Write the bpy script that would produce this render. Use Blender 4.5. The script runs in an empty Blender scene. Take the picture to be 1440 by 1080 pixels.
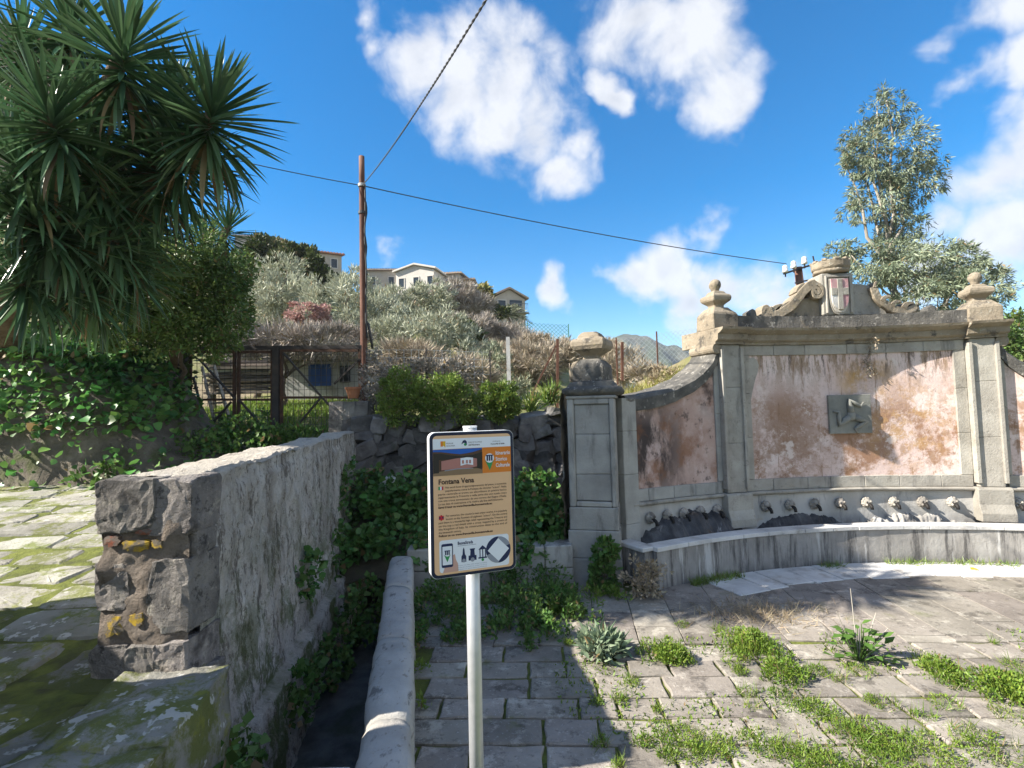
import bpy, bmesh, math, random
import numpy as np
from mathutils import Vector, Matrix, noise as mn

RAD = math.radians
rng = np.random.default_rng(7)
random.seed(7)
S = bpy.context.scene
COL = S.collection

# ------------------------------------------------------------------ camera
CAM = Vector((0.0, 0.0, 2.3))
FPX, PITCH, ROLL = 720.0, math.atan(40 / 720), 0.0245
_r0 = Vector((1, 0, 0)); _u0 = Vector((0, -math.sin(PITCH), math.cos(PITCH)))
CF = Vector((0, math.cos(PITCH), math.sin(PITCH)))
CR = _r0 * math.cos(ROLL) - _u0 * math.sin(ROLL)
CU = _u0 * math.cos(ROLL) + _r0 * math.sin(ROLL)
cd = bpy.data.cameras.new('camera'); cam = bpy.data.objects.new('camera', cd); COL.objects.link(cam)
cd.sensor_width = 36; cd.lens = 36 * FPX / 1440; cd.clip_start = 0.05; cd.clip_end = 5000
cam.matrix_world = Matrix(((CR.x, CU.x, -CF.x, CAM.x), (CR.y, CU.y, -CF.y, CAM.y), (CR.z, CU.z, -CF.z, CAM.z), (0, 0, 0, 1)))
S.camera = cam

def ray(px, py):
    return CF * FPX + CR * (px - 720) + CU * (540 - py)

def at(px, py, Y):
    d = ray(px, py)
    return CAM + d * ((Y - CAM.y) / d.y)

def gz(px, py, z):
    d = ray(px, py)
    return CAM + d * ((z - CAM.z) / d.z)

# ------------------------------------------------------------------ light, sky, exposure
SUN_AZ, SUN_EL = RAD(79), RAD(36)          # azimuth measured from straight behind the camera towards the left
SUN = Vector((-math.sin(SUN_AZ) * math.cos(SUN_EL), -math.cos(SUN_AZ) * math.cos(SUN_EL), math.sin(SUN_EL)))
sl = bpy.data.lights.new('sun', 'SUN'); sl.energy = 4.5; sl.angle = RAD(0.5); sl.color = (1.0, 0.93, 0.82)
so = bpy.data.objects.new('sun', sl); COL.objects.link(so)
so.rotation_euler = SUN.to_track_quat('Z', 'Y').to_euler()
S.view_settings.view_transform = 'Standard'; S.view_settings.look = 'None'
S.view_settings.exposure = 1.6; S.view_settings.gamma = 1.0; S.view_settings.use_curve_mapping = False
S.cycles.use_denoising = True
S.cycles.max_bounces = 6; S.cycles.diffuse_bounces = 3; S.cycles.transparent_max_bounces = 8
S.cycles.caustics_reflective = False; S.cycles.caustics_refractive = False

W = bpy.data.worlds.new('World'); S.world = W; W.use_nodes = True
nt = W.node_tree; nt.nodes.clear()
def wn(t, **k):
    n = nt.nodes.new(t)
    for a, b in k.items(): setattr(n, a, b)
    return n
def wmath(op, a, b=None, c=None):
    n = wn('ShaderNodeMath', operation=op)
    for i, v in enumerate((a, b, c)):
        if v is None: continue
        if isinstance(v, (int, float)): n.inputs[i].default_value = v
        else: nt.links.new(v, n.inputs[i])
    return n.outputs[0]
out = wn('ShaderNodeOutputWorld'); bg = wn('ShaderNodeBackground'); bg.inputs[1].default_value = 0.15
sky = wn('ShaderNodeTexSky', sky_type='NISHITA'); sky.sun_disc = False
sky.sun_elevation = SUN_EL; sky.sun_rotation = math.atan2(SUN.x, SUN.y)
sky.air_density = 1.15; sky.dust_density = 0.25; sky.ozone_density = 3.2; sky.altitude = 300
tc = wn('ShaderNodeTexCoord')
DIR = tc.outputs['Generated']
wz0 = wn('ShaderNodeTexNoise'); wz0.inputs['Scale'].default_value = 6.5; wz0.inputs['Detail'].default_value = 5; nt.links.new(DIR, wz0.inputs['Vector'])
wv1 = wn('ShaderNodeVectorMath', operation='SUBTRACT'); nt.links.new(wz0.outputs['Color'], wv1.inputs[0]); wv1.inputs[1].default_value = (.5, .5, .5)
wv2 = wn('ShaderNodeVectorMath', operation='MULTIPLY_ADD'); nt.links.new(wv1.outputs[0], wv2.inputs[0]); wv2.inputs[1].default_value = (.2, .2, .2); nt.links.new(DIR, wv2.inputs[2])
WDIR = wv2.outputs[0]
nz = wn('ShaderNodeTexNoise'); nz.inputs['Scale'].default_value = 9; nz.inputs['Detail'].default_value = 10; nz.inputs['Roughness'].default_value = 0.55; nz.inputs['Distortion'].default_value = 0.35
nt.links.new(DIR, nz.inputs['Vector'])
nz2 = wn('ShaderNodeTexNoise'); nz2.inputs['Scale'].default_value = 9; nz2.inputs['Detail'].default_value = 7; nz2.inputs['Roughness'].default_value = 0.55; nz2.inputs['Distortion'].default_value = 0.35
of = wn('ShaderNodeVectorMath', operation='ADD'); nt.links.new(DIR, of.inputs[0]); of.inputs[1].default_value = SUN * .035 + Vector((0, 0, .02))
nt.links.new(of.outputs[0], nz2.inputs['Vector'])
# clouds: (px, py, radius px) of the lobes of each cloud, turned into directions
lobes = [(530,40,48),(580,85,68),(645,110,85),(705,120,92),(755,175,88),(795,200,50),(785,250,62),(690,175,70),
         (890,25,85),(950,40,95),(995,105,62),(870,120,34),
         (950,385,72),(1005,325,48),(1050,405,66),(900,405,46),(1095,415,56),(980,430,60),
         (775,405,38),(540,352,34),
         (1355,128,58),(1410,240,105),(1440,330,120),(1340,320,62),(1405,10,80),(1450,70,66),(1300,380,80)]
dirs = [(ray(x, y).normalized(), r / 720.0 * (1 / (1 + ((x - 720) ** 2 + (y - 540) ** 2) / 720 ** 2)) ** 0.75, 1.0) for x, y, r in lobes]
_cr = random.Random(5)
for k in range(75):                          # unseen clouds round the rest of the sky, more added to brighten the shade
    a = _cr.uniform(RAD(62), RAD(298)); e = _cr.uniform(RAD(6), RAD(60))
    c = Vector((math.sin(a) * math.cos(e), math.cos(a) * math.cos(e), math.sin(e)))
    for j in range(3):
        q = (c + Vector((_cr.gauss(0, .09), _cr.gauss(0, .09), _cr.gauss(0, .04)))).normalized()
        dirs.append((q, _cr.uniform(.08, .16), 1.0))
acc = None
for d, r, w in dirs:
    v = wn('ShaderNodeVectorMath', operation='DISTANCE'); nt.links.new(WDIR, v.inputs[0]); v.inputs[1].default_value = d
    q = wmath('MULTIPLY_ADD', v.outputs['Value'], -1.0 / r, 1.0)
    acc = q if acc is None else wmath('MAXIMUM', acc, q)
acc = wmath('MAXIMUM', acc, -1.0)
dens = wmath('MULTIPLY_ADD', wmath('SUBTRACT', nz.outputs['Fac'], 0.5), 2.2, acc)
dens = wmath('ADD', dens, 0.07)
mr = wn('ShaderNodeMapRange', interpolation_type='SMOOTHSTEP'); nt.links.new(dens, mr.inputs[0]); mr.inputs[1].default_value = 0.0; mr.inputs[2].default_value = 0.8
core = wn('ShaderNodeMapRange'); nt.links.new(dens, core.inputs[0]); core.inputs[1].default_value = 0.2; core.inputs[2].default_value = 1.3
cc = wn('ShaderNodeMixRGB'); nt.links.new(wmath('MINIMUM', wmath('MAXIMUM', wmath('MULTIPLY', core.outputs[0], wmath('MULTIPLY_ADD', wmath('SUBTRACT', nz2.outputs['Fac'], nz.outputs['Fac']), 4.5, .45)), 0.0), 1.0), cc.inputs[0])
cc.inputs[1].default_value = (2.15, 2.2, 2.32, 1); cc.inputs[2].default_value = (1.4, 1.5, 1.7, 1)
hs = wn('ShaderNodeHueSaturation'); hs.inputs['Saturation'].default_value = 1.5; hs.inputs['Value'].default_value = 0.465
nt.links.new(sky.outputs[0], hs.inputs['Color'])
mx = wn('ShaderNodeMixRGB'); nt.links.new(wmath('MULTIPLY', mr.outputs[0], 0.93), mx.inputs[0]); nt.links.new(hs.outputs[0], mx.inputs[1]); nt.links.new(cc.outputs[0], mx.inputs[2])
nt.links.new(mx.outputs[0], bg.inputs[0]); nt.links.new(bg.outputs[0], out.inputs[0])

# ------------------------------------------------------------------ materials
def M(name, cols, scale=3.0, detail=8, rough=0.9, bump=0.35, bscale=None, stretch=(1, 1, 1), layers=(), island=0.0, obj=0.0,
      trans=0.0, spec=0.25, metal=0.0, dead=0.0, bdist=0.02, bstretch=(1, 1, 1)):
    m = bpy.data.materials.new(name); m.use_nodes = True
    t = m.node_tree; N = t.nodes; L = t.links
    b = N['Principled BSDF']; b.inputs['Roughness'].default_value = rough; b.inputs['Metallic'].default_value = metal
    b.inputs['Specular IOR Level'].default_value = spec
    geo = N.new('ShaderNodeNewGeometry')
    def noise(sc, st=(1, 1, 1), de=8, ro=0.6, off=0.0):
        mp = N.new('ShaderNodeMapping'); mp.inputs['Scale'].default_value = st; mp.inputs['Location'].default_value = (off, off * 1.7, off * .6)
        L.new(geo.outputs['Position'], mp.inputs[0])
        n = N.new('ShaderNodeTexNoise'); n.inputs['Scale'].default_value = sc; n.inputs['Detail'].default_value = de; n.inputs['Roughness'].default_value = ro
        L.new(mp.outputs[0], n.inputs['Vector']); return n.outputs['Fac']
    if len(cols) == 1:
        rgb = N.new('ShaderNodeRGB'); rgb.outputs[0].default_value = (*cols[0][1], 1); col = rgb.outputs[0]
    else:
        r = N.new('ShaderNodeValToRGB'); L.new(noise(scale, stretch, detail), r.inputs[0])
        e = r.color_ramp.elements
        while len(e) < len(cols): e.new(0.5)
        for i, (p, c) in enumerate(cols): e[i].position = p; e[i].color = (*c, 1)
        col = r.outputs[0]
    for i, ly in enumerate(layers):
        f = noise(ly.get('scale', 2), ly.get('stretch', (1, 1, 1)), ly.get('detail', 8), ly.get('rough', .65), ly.get('off', 3.1 * (i + 1)))
        mrn = N.new('ShaderNodeMapRange'); mrn.interpolation_type = 'SMOOTHSTEP'; L.new(f, mrn.inputs[0])
        mrn.inputs[1].default_value = ly.get('lo', .5); mrn.inputs[2].default_value = ly.get('hi', .62); mrn.inputs[4].default_value = ly.get('amt', 1.0)
        fac = mrn.outputs[0]
        for ax in ('up', 'z'):
            if ax in ly:
                a0, a1 = ly[ax]
                sp = N.new('ShaderNodeSeparateXYZ'); L.new(geo.outputs['Normal' if ax == 'up' else 'Position'], sp.inputs[0])
                m2 = N.new('ShaderNodeMapRange'); L.new(sp.outputs['Z'], m2.inputs[0]); m2.inputs[1].default_value = a0; m2.inputs[2].default_value = a1
                mm = N.new('ShaderNodeMath'); mm.operation = 'MULTIPLY'; L.new(fac, mm.inputs[0]); L.new(m2.outputs[0], mm.inputs[1]); fac = mm.outputs[0]
        if 'at' in ly:          # a stain of its own round one place
            c, rr = ly['at']
            vd = N.new('ShaderNodeVectorMath'); vd.operation = 'DISTANCE'; L.new(geo.outputs['Position'], vd.inputs[0]); vd.inputs[1].default_value = c
            m2 = N.new('ShaderNodeMapRange'); L.new(vd.outputs['Value'], m2.inputs[0]); m2.inputs[1].default_value = rr; m2.inputs[2].default_value = rr * .35
            mm = N.new('ShaderNodeMath'); mm.operation = 'MULTIPLY'; L.new(fac, mm.inputs[0]); L.new(m2.outputs[0], mm.inputs[1]); fac = mm.outputs[0]
        x = N.new('ShaderNodeMixRGB'); L.new(fac, x.inputs[0]); L.new(col, x.inputs[1]); x.inputs[2].default_value = (*ly['color'], 1); col = x.outputs[0]
    if island or obj:
        hsv = N.new('ShaderNodeHueSaturation')
        src = geo.outputs['Random Per Island']
        if obj: src = N.new('ShaderNodeObjectInfo').outputs['Random']
        a = island or obj
        mrn = N.new('ShaderNodeMapRange'); L.new(src, mrn.inputs[0]); mrn.inputs[3].default_value = 1 - a; mrn.inputs[4].default_value = 1 + a
        L.new(mrn.outputs[0], hsv.inputs['Value'])
        ml = N.new('ShaderNodeMath'); ml.operation = 'MULTIPLY'; L.new(src, ml.inputs[0]); ml.inputs[1].default_value = 7.31
        fr = N.new('ShaderNodeMath'); fr.operation = 'FRACT'; L.new(ml.outputs[0], fr.inputs[0])
        m3 = N.new('ShaderNodeMapRange'); L.new(fr.outputs[0], m3.inputs[0]); m3.inputs[3].default_value = .5 - .06 * min(a, .5); m3.inputs[4].default_value = .5 + .06 * min(a, .5)
        L.new(m3.outputs[0], hsv.inputs['Hue'])
        L.new(col, hsv.inputs['Color']); col = hsv.outputs[0]
        if dead:
            m4 = N.new('ShaderNodeMath'); m4.operation = 'MULTIPLY'; L.new(src, m4.inputs[0]); m4.inputs[1].default_value = 91.7
            f4 = N.new('ShaderNodeMath'); f4.operation = 'FRACT'; L.new(m4.outputs[0], f4.inputs[0])
            g4 = N.new('ShaderNodeMath'); g4.operation = 'LESS_THAN'; L.new(f4.outputs[0], g4.inputs[0]); g4.inputs[1].default_value = dead
            x4 = N.new('ShaderNodeMixRGB'); L.new(g4.outputs[0], x4.inputs[0]); L.new(col, x4.inputs[1]); x4.inputs[2].default_value = (.24, .17, .08, 1); col = x4.outputs[0]
    L.new(col, b.inputs['Base Color'])
    if bump:
        f = noise(bscale or scale * 6, bstretch, 9, .7, 11.0)
        bp = N.new('ShaderNodeBump'); bp.inputs['Strength'].default_value = bump; bp.inputs['Distance'].default_value = bdist
        L.new(f, bp.inputs['Height']); L.new(bp.outputs[0], b.inputs['Normal'])
    if trans:
        tr = N.new('ShaderNodeBsdfTranslucent'); L.new(col, tr.inputs['Color'])
        ms = N.new('ShaderNodeMixShader'); ms.inputs[0].default_value = trans
        L.new(b.outputs[0], ms.inputs[1]); L.new(tr.outputs[0], ms.inputs[2]); L.new(ms.outputs[0], N['Material Output'].inputs['Surface'])
    return m

# ------------------------------------------------------------------ object helpers
WO = {}
def wpos(o):
    return WO.get(o.name, Vector((0, 0, 0)))
def meta(o, label=None, cat=None, group=None, kind=None):
    for k, v in (('label', label), ('category', cat), ('group', group), ('kind', kind)):
        if v: o[k] = v
    return o
def link(name, data, parent=None, loc=None, local=False):
    """loc: where the origin of the mesh lies in the world (None: the mesh is in world coordinates)"""
    o = bpy.data.objects.new(name, data); COL.objects.link(o)
    w = Vector(loc) if loc is not None else Vector((0, 0, 0))
    if parent is not None:
        o.parent = parent
        if local: o.location = w
        else: o.location = w - wpos(parent)
    else: o.location = w
    WO[o.name] = w
    return o
def thing(name, loc, label, cat, group=None, rotz=0.0):
    o = link(name, None, None, loc); o.rotation_euler = (0, 0, rotz); o.empty_display_size = .1
    return meta(o, label, cat, group)
def mesh(name, V, F, mat=None, smooth=False):
    me = bpy.data.meshes.new(name)
    if isinstance(F, np.ndarray):
        V = np.asarray(V, dtype=np.float32); n, k = F.shape
        me.vertices.add(len(V)); me.vertices.foreach_set('co', V.ravel())
        me.loops.add(n * k); me.loops.foreach_set('vertex_index', F.astype(np.int32).ravel())
        me.polygons.add(n); me.polygons.foreach_set('loop_start', np.arange(0, n * k, k, dtype=np.int32))
        try: me.polygons.foreach_set('loop_total', np.full(n, k, dtype=np.int32))
        except Exception: pass
        me.update(calc_edges=True)
    else:
        me.from_pydata([tuple(v) for v in V], [], F); me.update()
    if mat: me.materials.append(mat)
    if smooth: me.polygons.foreach_set('use_smooth', np.ones(len(me.polygons), dtype=bool))
    return me
def obj(name, V, F, mat, parent=None, smooth=False, local=False):
    return link(name, mesh(name, V, F, mat, smooth), parent, None, local)

class MB:
    """collects simple shapes into one mesh"""
    def __init__(s): s.V = []; s.F = []
    def add(s, V, F):
        b = len(s.V); s.V += [tuple(v) for v in V]; s.F += [tuple(i + b for i in f) for f in F]; return s
    def box(s, c, d, rz=0.0, m=None):
        V = [Vector((x * d[0] / 2, y * d[1] / 2, z * d[2] / 2)) for x in (-1, 1) for y in (-1, 1) for z in (-1, 1)]
        if m is None: m = Matrix.Rotation(rz, 3, 'Z')
        V = [m @ v + Vector(c) for v in V]
        return s.add(V, [(0, 1, 3, 2), (4, 6, 7, 5), (0, 4, 5, 1), (2, 3, 7, 6), (0, 2, 6, 4), (1, 5, 7, 3)])
    def bar(s, a, b, w, h=None, up=(0, 0, 1)):
        a, b = Vector(a), Vector(b); d = (b - a); L = d.length; d.normalize()
        x = d.cross(Vector(up));
        if x.length < 1e-4: x = Vector((1, 0, 0))
        x.normalize(); z = x.cross(d)
        m = Matrix((x, d, z)).transposed()
        return s.box((a + b) / 2, (w, L, h or w), m=m)
    def tube(s, pts, rad, seg=8, cap=True):
        pts = [Vector(p) for p in pts]; n = len(pts)
        if not hasattr(rad, '__len__'): rad = [rad] * n
        b = len(s.V); prev = None
        for i, p in enumerate(pts):
            d = (pts[min(i + 1, n - 1)] - pts[max(i - 1, 0)]).normalized()
            if prev is None:
                u = d.orthogonal().normalized()
            else:
                u = (prev - d * prev.dot(d))
                u = u.normalized() if u.length > 1e-5 else d.orthogonal().normalized()
            prev = u; v = d.cross(u)
            for k in range(seg):
                a = 2 * math.pi * k / seg
                s.V.append(tuple(p + (u * math.cos(a) + v * math.sin(a)) * rad[i]))
        for i in range(n - 1):
            for k in range(seg):
                k2 = (k + 1) % seg
                s.F.append((b + i * seg + k, b + i * seg + k2, b + (i + 1) * seg + k2, b + (i + 1) * seg + k))
        if cap:
            s.F.append(tuple(b + k for k in range(seg))[::-1]); s.F.append(tuple(b + (n - 1) * seg + k for k in range(seg)))
        return s
    def lathe(s, prof, c, seg=24, rz=0.0, square=False, axis=None):
        """prof: (radius, z) from bottom up; square: four sided with half width = radius"""
        b = len(s.V); c = Vector(c)
        if square: seg = 4
        for r, z in prof:
            for k in range(seg):
                a = 2 * math.pi * (k + .5) / seg + rz
                q = r * (math.sqrt(2) if square else 1)
                s.V.append(tuple(c + Vector((q * math.cos(a), q * math.sin(a), z))))
        n = len(prof)
        for i in range(n - 1):
            for k in range(seg):
                k2 = (k + 1) % seg
                s.F.append((b + i * seg + k, b + i * seg + k2, b + (i + 1) * seg + k2, b + (i + 1) * seg + k))
        s.F.append(tuple(b + k for k in range(seg))[::-1]); s.F.append(tuple(b + (n - 1) * seg + k for k in range(seg)))
        return s
    def prism(s, poly, depth, m):
        """poly in local x, z; extruded along local y from 0 to depth; m: 4x4"""
        n = len(poly)
        V = [m @ Vector((x, 0, z)) for x, z in poly] + [m @ Vector((x, depth, z)) for x, z in poly]
        F = [tuple(range(n)), tuple(range(2 * n - 1, n - 1, -1))] + [(i, i + n, (i + 1) % n + n, (i + 1) % n) for i in range(n)]
        return s.add(V, F)
    def build(s, name, mat, parent=None, smooth=False, local=False, bevel=0.0, jitter=0.0, sub=0):
        me = mesh(name, s.V, s.F, mat, smooth)
        if bevel or jitter or sub or True:
            bm = bmesh.new(); bm.from_mesh(me)
            bmesh.ops.recalc_face_normals(bm, faces=bm.faces)
            if bevel:
                es = [e for e in bm.edges if len(e.link_faces) == 2 and e.calc_face_angle(0) > .5]
                bmesh.ops.bevel(bm, geom=es, offset=bevel, segments=1, affect='EDGES')
            if sub: bmesh.ops.subdivide_edges(bm, edges=bm.edges[:], cuts=sub, use_grid_fill=True)
            if jitter:
                for v in bm.verts:
                    v.co += mn.noise_vector(v.co * 9) * jitter
            bm.to_mesh(me); bm.free()
        return link(name, me, parent, None, local)

def grid(nu, nv, f):
    """surface from f(u, v) -> Vector, u, v in 0..1"""
    V = [f(i / (nu - 1), j / (nv - 1)) for j in range(nv) for i in range(nu)]
    F = [(j * nu + i, j * nu + i + 1, (j + 1) * nu + i + 1, (j + 1) * nu + i) for j in range(nv - 1) for i in range(nu - 1)]
    return V, F
def fbm(p, sc=1.0, oct=4):
    return mn.fractal(Vector(p) * sc, 1.0, 2.0, oct)

def stone_mesh(name, d, mat, rough=.12, seed=0, cuts=2, smooth=True, round_=.25):
    """a rough quarry stone of size d, centred on its origin"""
    bm = bmesh.new(); bmesh.ops.create_cube(bm, size=1.0)
    bmesh.ops.subdivide_edges(bm, edges=bm.edges[:], cuts=cuts, use_grid_fill=True)
    o = Vector((seed * 3.7, seed * 1.3, seed * 5.1))
    for v in bm.verts:
        p = v.co.copy()
        q = p.normalized() * .62
        p = p.lerp(q, round_)
        p += mn.noise_vector(p * 2.3 + o) * rough + mn.noise_vector(p * 6 + o) * rough * .35
        if cuts > 3: p *= 1 + (mn.voronoi(p * 3.2 + o)[0][0] - .3) * rough * 1.6 + mn.noise(p * 13 + o) * rough * .2
        v.co = Vector((p.x * d[0], p.y * d[1], p.z * d[2]))
    me = bpy.data.meshes.new(name); bm.to_mesh(me); bm.free(); me.materials.append(mat)
    if smooth: me.polygons.foreach_set('use_smooth', np.ones(len(me.polygons), dtype=bool))
    return me

def quarry_mesh(name, d, mat, seed=0, planes=9, cuts=3, rough=.018, near=.44, bev=.03):
    """an angular quarried stone: a block with corners and edges struck off"""
    rr = random.Random(seed * 17 + 3); bm = bmesh.new(); bmesh.ops.create_cube(bm, size=1.0)
    for k in range(planes):
        n = Vector((rr.gauss(0, 1), rr.gauss(0, 1), rr.gauss(0, 1))).normalized()
        sup = .5 * (abs(n.x) + abs(n.y) + abs(n.z))
        co = n * (sup - rr.uniform(.06, .2) * (sup - near * .5))
        res = bmesh.ops.bisect_plane(bm, geom=bm.verts[:] + bm.edges[:] + bm.faces[:], plane_co=co, plane_no=n, clear_outer=True)
        es = [e for e in res['geom_cut'] if isinstance(e, bmesh.types.BMEdge)]
        if len(es) > 2:
            try: bmesh.ops.contextual_create(bm, geom=es)
            except Exception: pass
    bmesh.ops.recalc_face_normals(bm, faces=bm.faces)
    if bev: bmesh.ops.bevel(bm, geom=bm.edges[:], offset=bev, segments=1, affect='EDGES', clamp_overlap=True)
    bmesh.ops.triangulate(bm, faces=bm.faces[:])
    if cuts: bmesh.ops.subdivide_edges(bm, edges=bm.edges[:], cuts=cuts, use_grid_fill=True)
    o = Vector((seed * 3.7, seed * 1.3, seed * 5.1))
    for v in bm.verts:
        p = v.co.copy(); p += mn.noise_vector(p * 3 + o) * rough * 1.6 + mn.noise_vector(p * 9 + o) * rough
        v.co = Vector((p.x * d[0], p.y * d[1], p.z * d[2]))
    me = bpy.data.meshes.new(name); bm.to_mesh(me); bm.free(); me.materials.append(mat)
    return me

def slab_mesh(name, poly, h, mat, bev=.012, jit=.004, seed=0):
    """a flat stone with the outline poly (x, y), top at z = 0, thickness h, worn edges"""
    rnd = random.Random(seed)
    n = len(poly); cx = sum(p[0] for p in poly) / n; cy = sum(p[1] for p in poly) / n
    def ins(k, z):
        res = []
        for x, y in poly:
            dx, dy = cx - x, cy - y; L = math.hypot(dx, dy) or 1
            res.append((x + dx / L * k + rnd.uniform(-jit, jit), y + dy / L * k + rnd.uniform(-jit, jit), z + rnd.uniform(-jit, jit)))
        return res
    V = ins(0, -h) + ins(0, -bev * 1.1) + ins(bev * 1.3, -bev * .15) + [(cx, cy, rnd.uniform(-jit, jit))]
    F = []
    for r in range(2):
        for i in range(n):
            j = (i + 1) % n
            F.append((r * n + i, r * n + j, (r + 1) * n + j, (r + 1) * n + i))
    for i in range(n): F.append((2 * n + i, 2 * n + (i + 1) % n, 3 * n))
    return mesh(name, V, F, mat)

# ------------------------------------------------------------------ foliage helpers
def unit(a):
    return a / np.maximum(np.linalg.norm(a, axis=1, keepdims=True), 1e-6)
SHAPES = {
    'oval':   (np.array([(0, 0, 0), (.5, .45, .06), (0, 1, -.05), (-.5, .45, .06)]), np.array([(0, 1, 2), (0, 2, 3)])),
    'lance':  (np.array([(0, 0, 0), (.5, .35, .03), (0, 1, -.12), (-.5, .35, .03)]), np.array([(0, 1, 2), (0, 2, 3)])),
    'ivy':    (np.array([(0, 0, 0), (.5, .18, .08), (.42, .6, .05), (0, 1, -.08), (-.42, .6, .05), (-.5, .18, .08)]),
               np.array([(0, 1, 2), (0, 2, 3), (0, 3, 4), (0, 4, 5)])),
    'blade':  (np.array([(-.5, 0, 0), (.5, 0, 0), (.3, .55, .04), (-.3, .55, .04), (0, 1, .16)]), np.array([(0, 1, 2), (0, 2, 3), (3, 2, 4)])),
    'twig':   (np.array([(-.5, 0, 0), (.5, 0, 0), (.15, .5, .05), (0, 1, -.03)]), np.array([(0, 1, 2), (0, 2, 3)])),
}
def leaf_arrays(P, T, L, aspect, shape='oval', nbias=None):
    """P positions, T growth directions, L lengths -> vertices and faces of one leaf each"""
    n = len(P); T = unit(T)
    r = unit(rng.normal(size=(n, 3)) if nbias is None else nbias + rng.normal(size=(n, 3)) * .55)
    B = unit(np.cross(T, r)); N = np.cross(B, T)
    tv, tf = SHAPES[shape]; k = len(tv)
    L = np.broadcast_to(np.asarray(L, dtype=float), (n,))
    wdt = L * aspect
    V = P[:, None, :] + B[:, None, :] * (tv[None, :, 0:1] * wdt[:, None, None]) + T[:, None, :] * (tv[None, :, 1:2] * L[:, None, None]) + N[:, None, :] * (tv[None, :, 2:3] * L[:, None, None])
    F = (tf[None] + (np.arange(n) * k)[:, None, None]).reshape(-1, 3)
    return V.reshape(-1, 3), F
def join_arrays(parts):
    Vs, Fs, b = [], [], 0
    for V, F in parts:
        Vs.append(V); Fs.append(F + b); b += len(V)
    return np.concatenate(Vs), np.concatenate(Fs)
def cloud_points(blobs, n, clumps=26, cr=.3, shell=.55):
    """points in clumps spread through ellipsoids [(centre, radii)], and the outward direction at each"""
    vol = np.array([b[1][0] * b[1][1] * b[1][2] for b in blobs]) ** .67; vol = vol / vol.sum()
    P, O = [], []
    for (c, r), w in zip(blobs, vol):
        m = max(int(n * w), 8); c = np.array(c, float); r = np.array(r, float)
        kk = max(5, int(clumps))
        d = unit(rng.normal(size=(kk, 3))); q = d * (shell + (1 - shell) * rng.random((kk, 1)) ** .6)
        sz = cr * (.55 + .9 * rng.random(kk))
        i = rng.integers(0, kk, m)
        g = rng.normal(size=(m, 3)); g = unit(g) * (rng.random((m, 1)) ** .45)
        p = q[i] + g * sz[i][:, None]
        P.append(c + p * r); O.append(unit(p * .6 + g * .6))
    return np.concatenate(P), np.concatenate(O)
def crown(name, blobs, n, L, aspect, shape, mat, parent=None, up=.3, droop=0.0, clumps=26, cr=.3, shell=.55, rand=.6, kind=None):
    P, O = cloud_points(blobs, n, clumps, cr, shell)
    T = O + rng.normal(size=O.shape) * rand + np.array([0, 0, up - droop])
    V, F = leaf_arrays(P, T, L * (.6 + .8 * rng.random(len(P))), aspect, shape)
    o = obj(name, V, F, mat, parent)
    if kind: o['kind'] = kind
    return o
def limb(mb, a, b, r0, r1, wob=.1, n=6, seg=6):
    a, b = Vector(a), Vector(b); pts = []
    for i in range(n):
        t = i / (n - 1); p = a.lerp(b, t)
        if 0 < i < n - 1: p += Vector((random.gauss(0, wob), random.gauss(0, wob), random.gauss(0, wob * .5)))
        pts.append(p)
    mb.tube(pts, [r0 + (r1 - r0) * i / (n - 1) for i in range(n)], seg)
    return pts
# ------------------------------------------------------------------ shared materials
m_soil = M('soil', [(.3, (.05, .045, .03)), (.55, (.085, .075, .05)), (.75, (.06, .085, .025))], 4, bump=.6, bdist=.05)
m_moss_soil = M('moss_soil', [(.3, (.06, .06, .03)), (.5, (.12, .14, .03)), (.7, (.19, .21, .045))], 6, bump=.8, bdist=.03)
m_paver = M('paver', [(.25, (.18, .16, .135)), (.5, (.255, .228, .195)), (.75, (.33, .298, .258))], 2.2, obj=.22, bump=.5, bscale=22,
            layers=[dict(color=(.42, .385, .33), scale=5, detail=11, rough=.75, lo=.54, hi=.62, amt=.75), dict(color=(.09, .08, .068), scale=4.1, detail=12, rough=.78, lo=.52, hi=.61, amt=.75), dict(color=(.13, .115, .095), scale=17, detail=8, rough=.75, lo=.56, hi=.63, amt=.6),
                    dict(color=(.13, .14, .05), scale=2.3, lo=.58, hi=.7, amt=.6), dict(color=(.4, .39, .36), scale=38, lo=.63, hi=.68, amt=.6, detail=3)])
m_lane = M('lane_stone', [(.25, (.2, .19, .165)), (.5, (.3, .29, .25)), (.75, (.39, .38, .33))], 2.8, obj=.2, bump=.8, bscale=22, bdist=.03,
           layers=[dict(color=(.15, .17, .04), scale=2.3, detail=11, rough=.75, lo=.5, hi=.58, amt=.85), dict(color=(.48, .47, .43), scale=9, lo=.62, hi=.68, amt=.8, detail=3),
                   dict(color=(.07, .07, .06), scale=4, lo=.58, hi=.72, amt=.6)])
m_lava = M('lava_stone', [(.25, (.13, .12, .115)), (.5, (.25, .23, .215)), (.72, (.38, .35, .32))], 4.5, detail=12, obj=.25, bump=1.0, bscale=30, bdist=.05,
           layers=[dict(color=(.46, .42, .36), scale=7, detail=11, rough=.75, lo=.53, hi=.62, amt=.85), dict(color=(.07, .065, .06), scale=12, detail=9, rough=.75, lo=.55, hi=.62, amt=.8), dict(color=(.36, .34, .31), scale=30, lo=.62, hi=.68, amt=.5, detail=3), dict(color=(.05, .045, .045), scale=3, lo=.56, hi=.7, amt=.8)])
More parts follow.
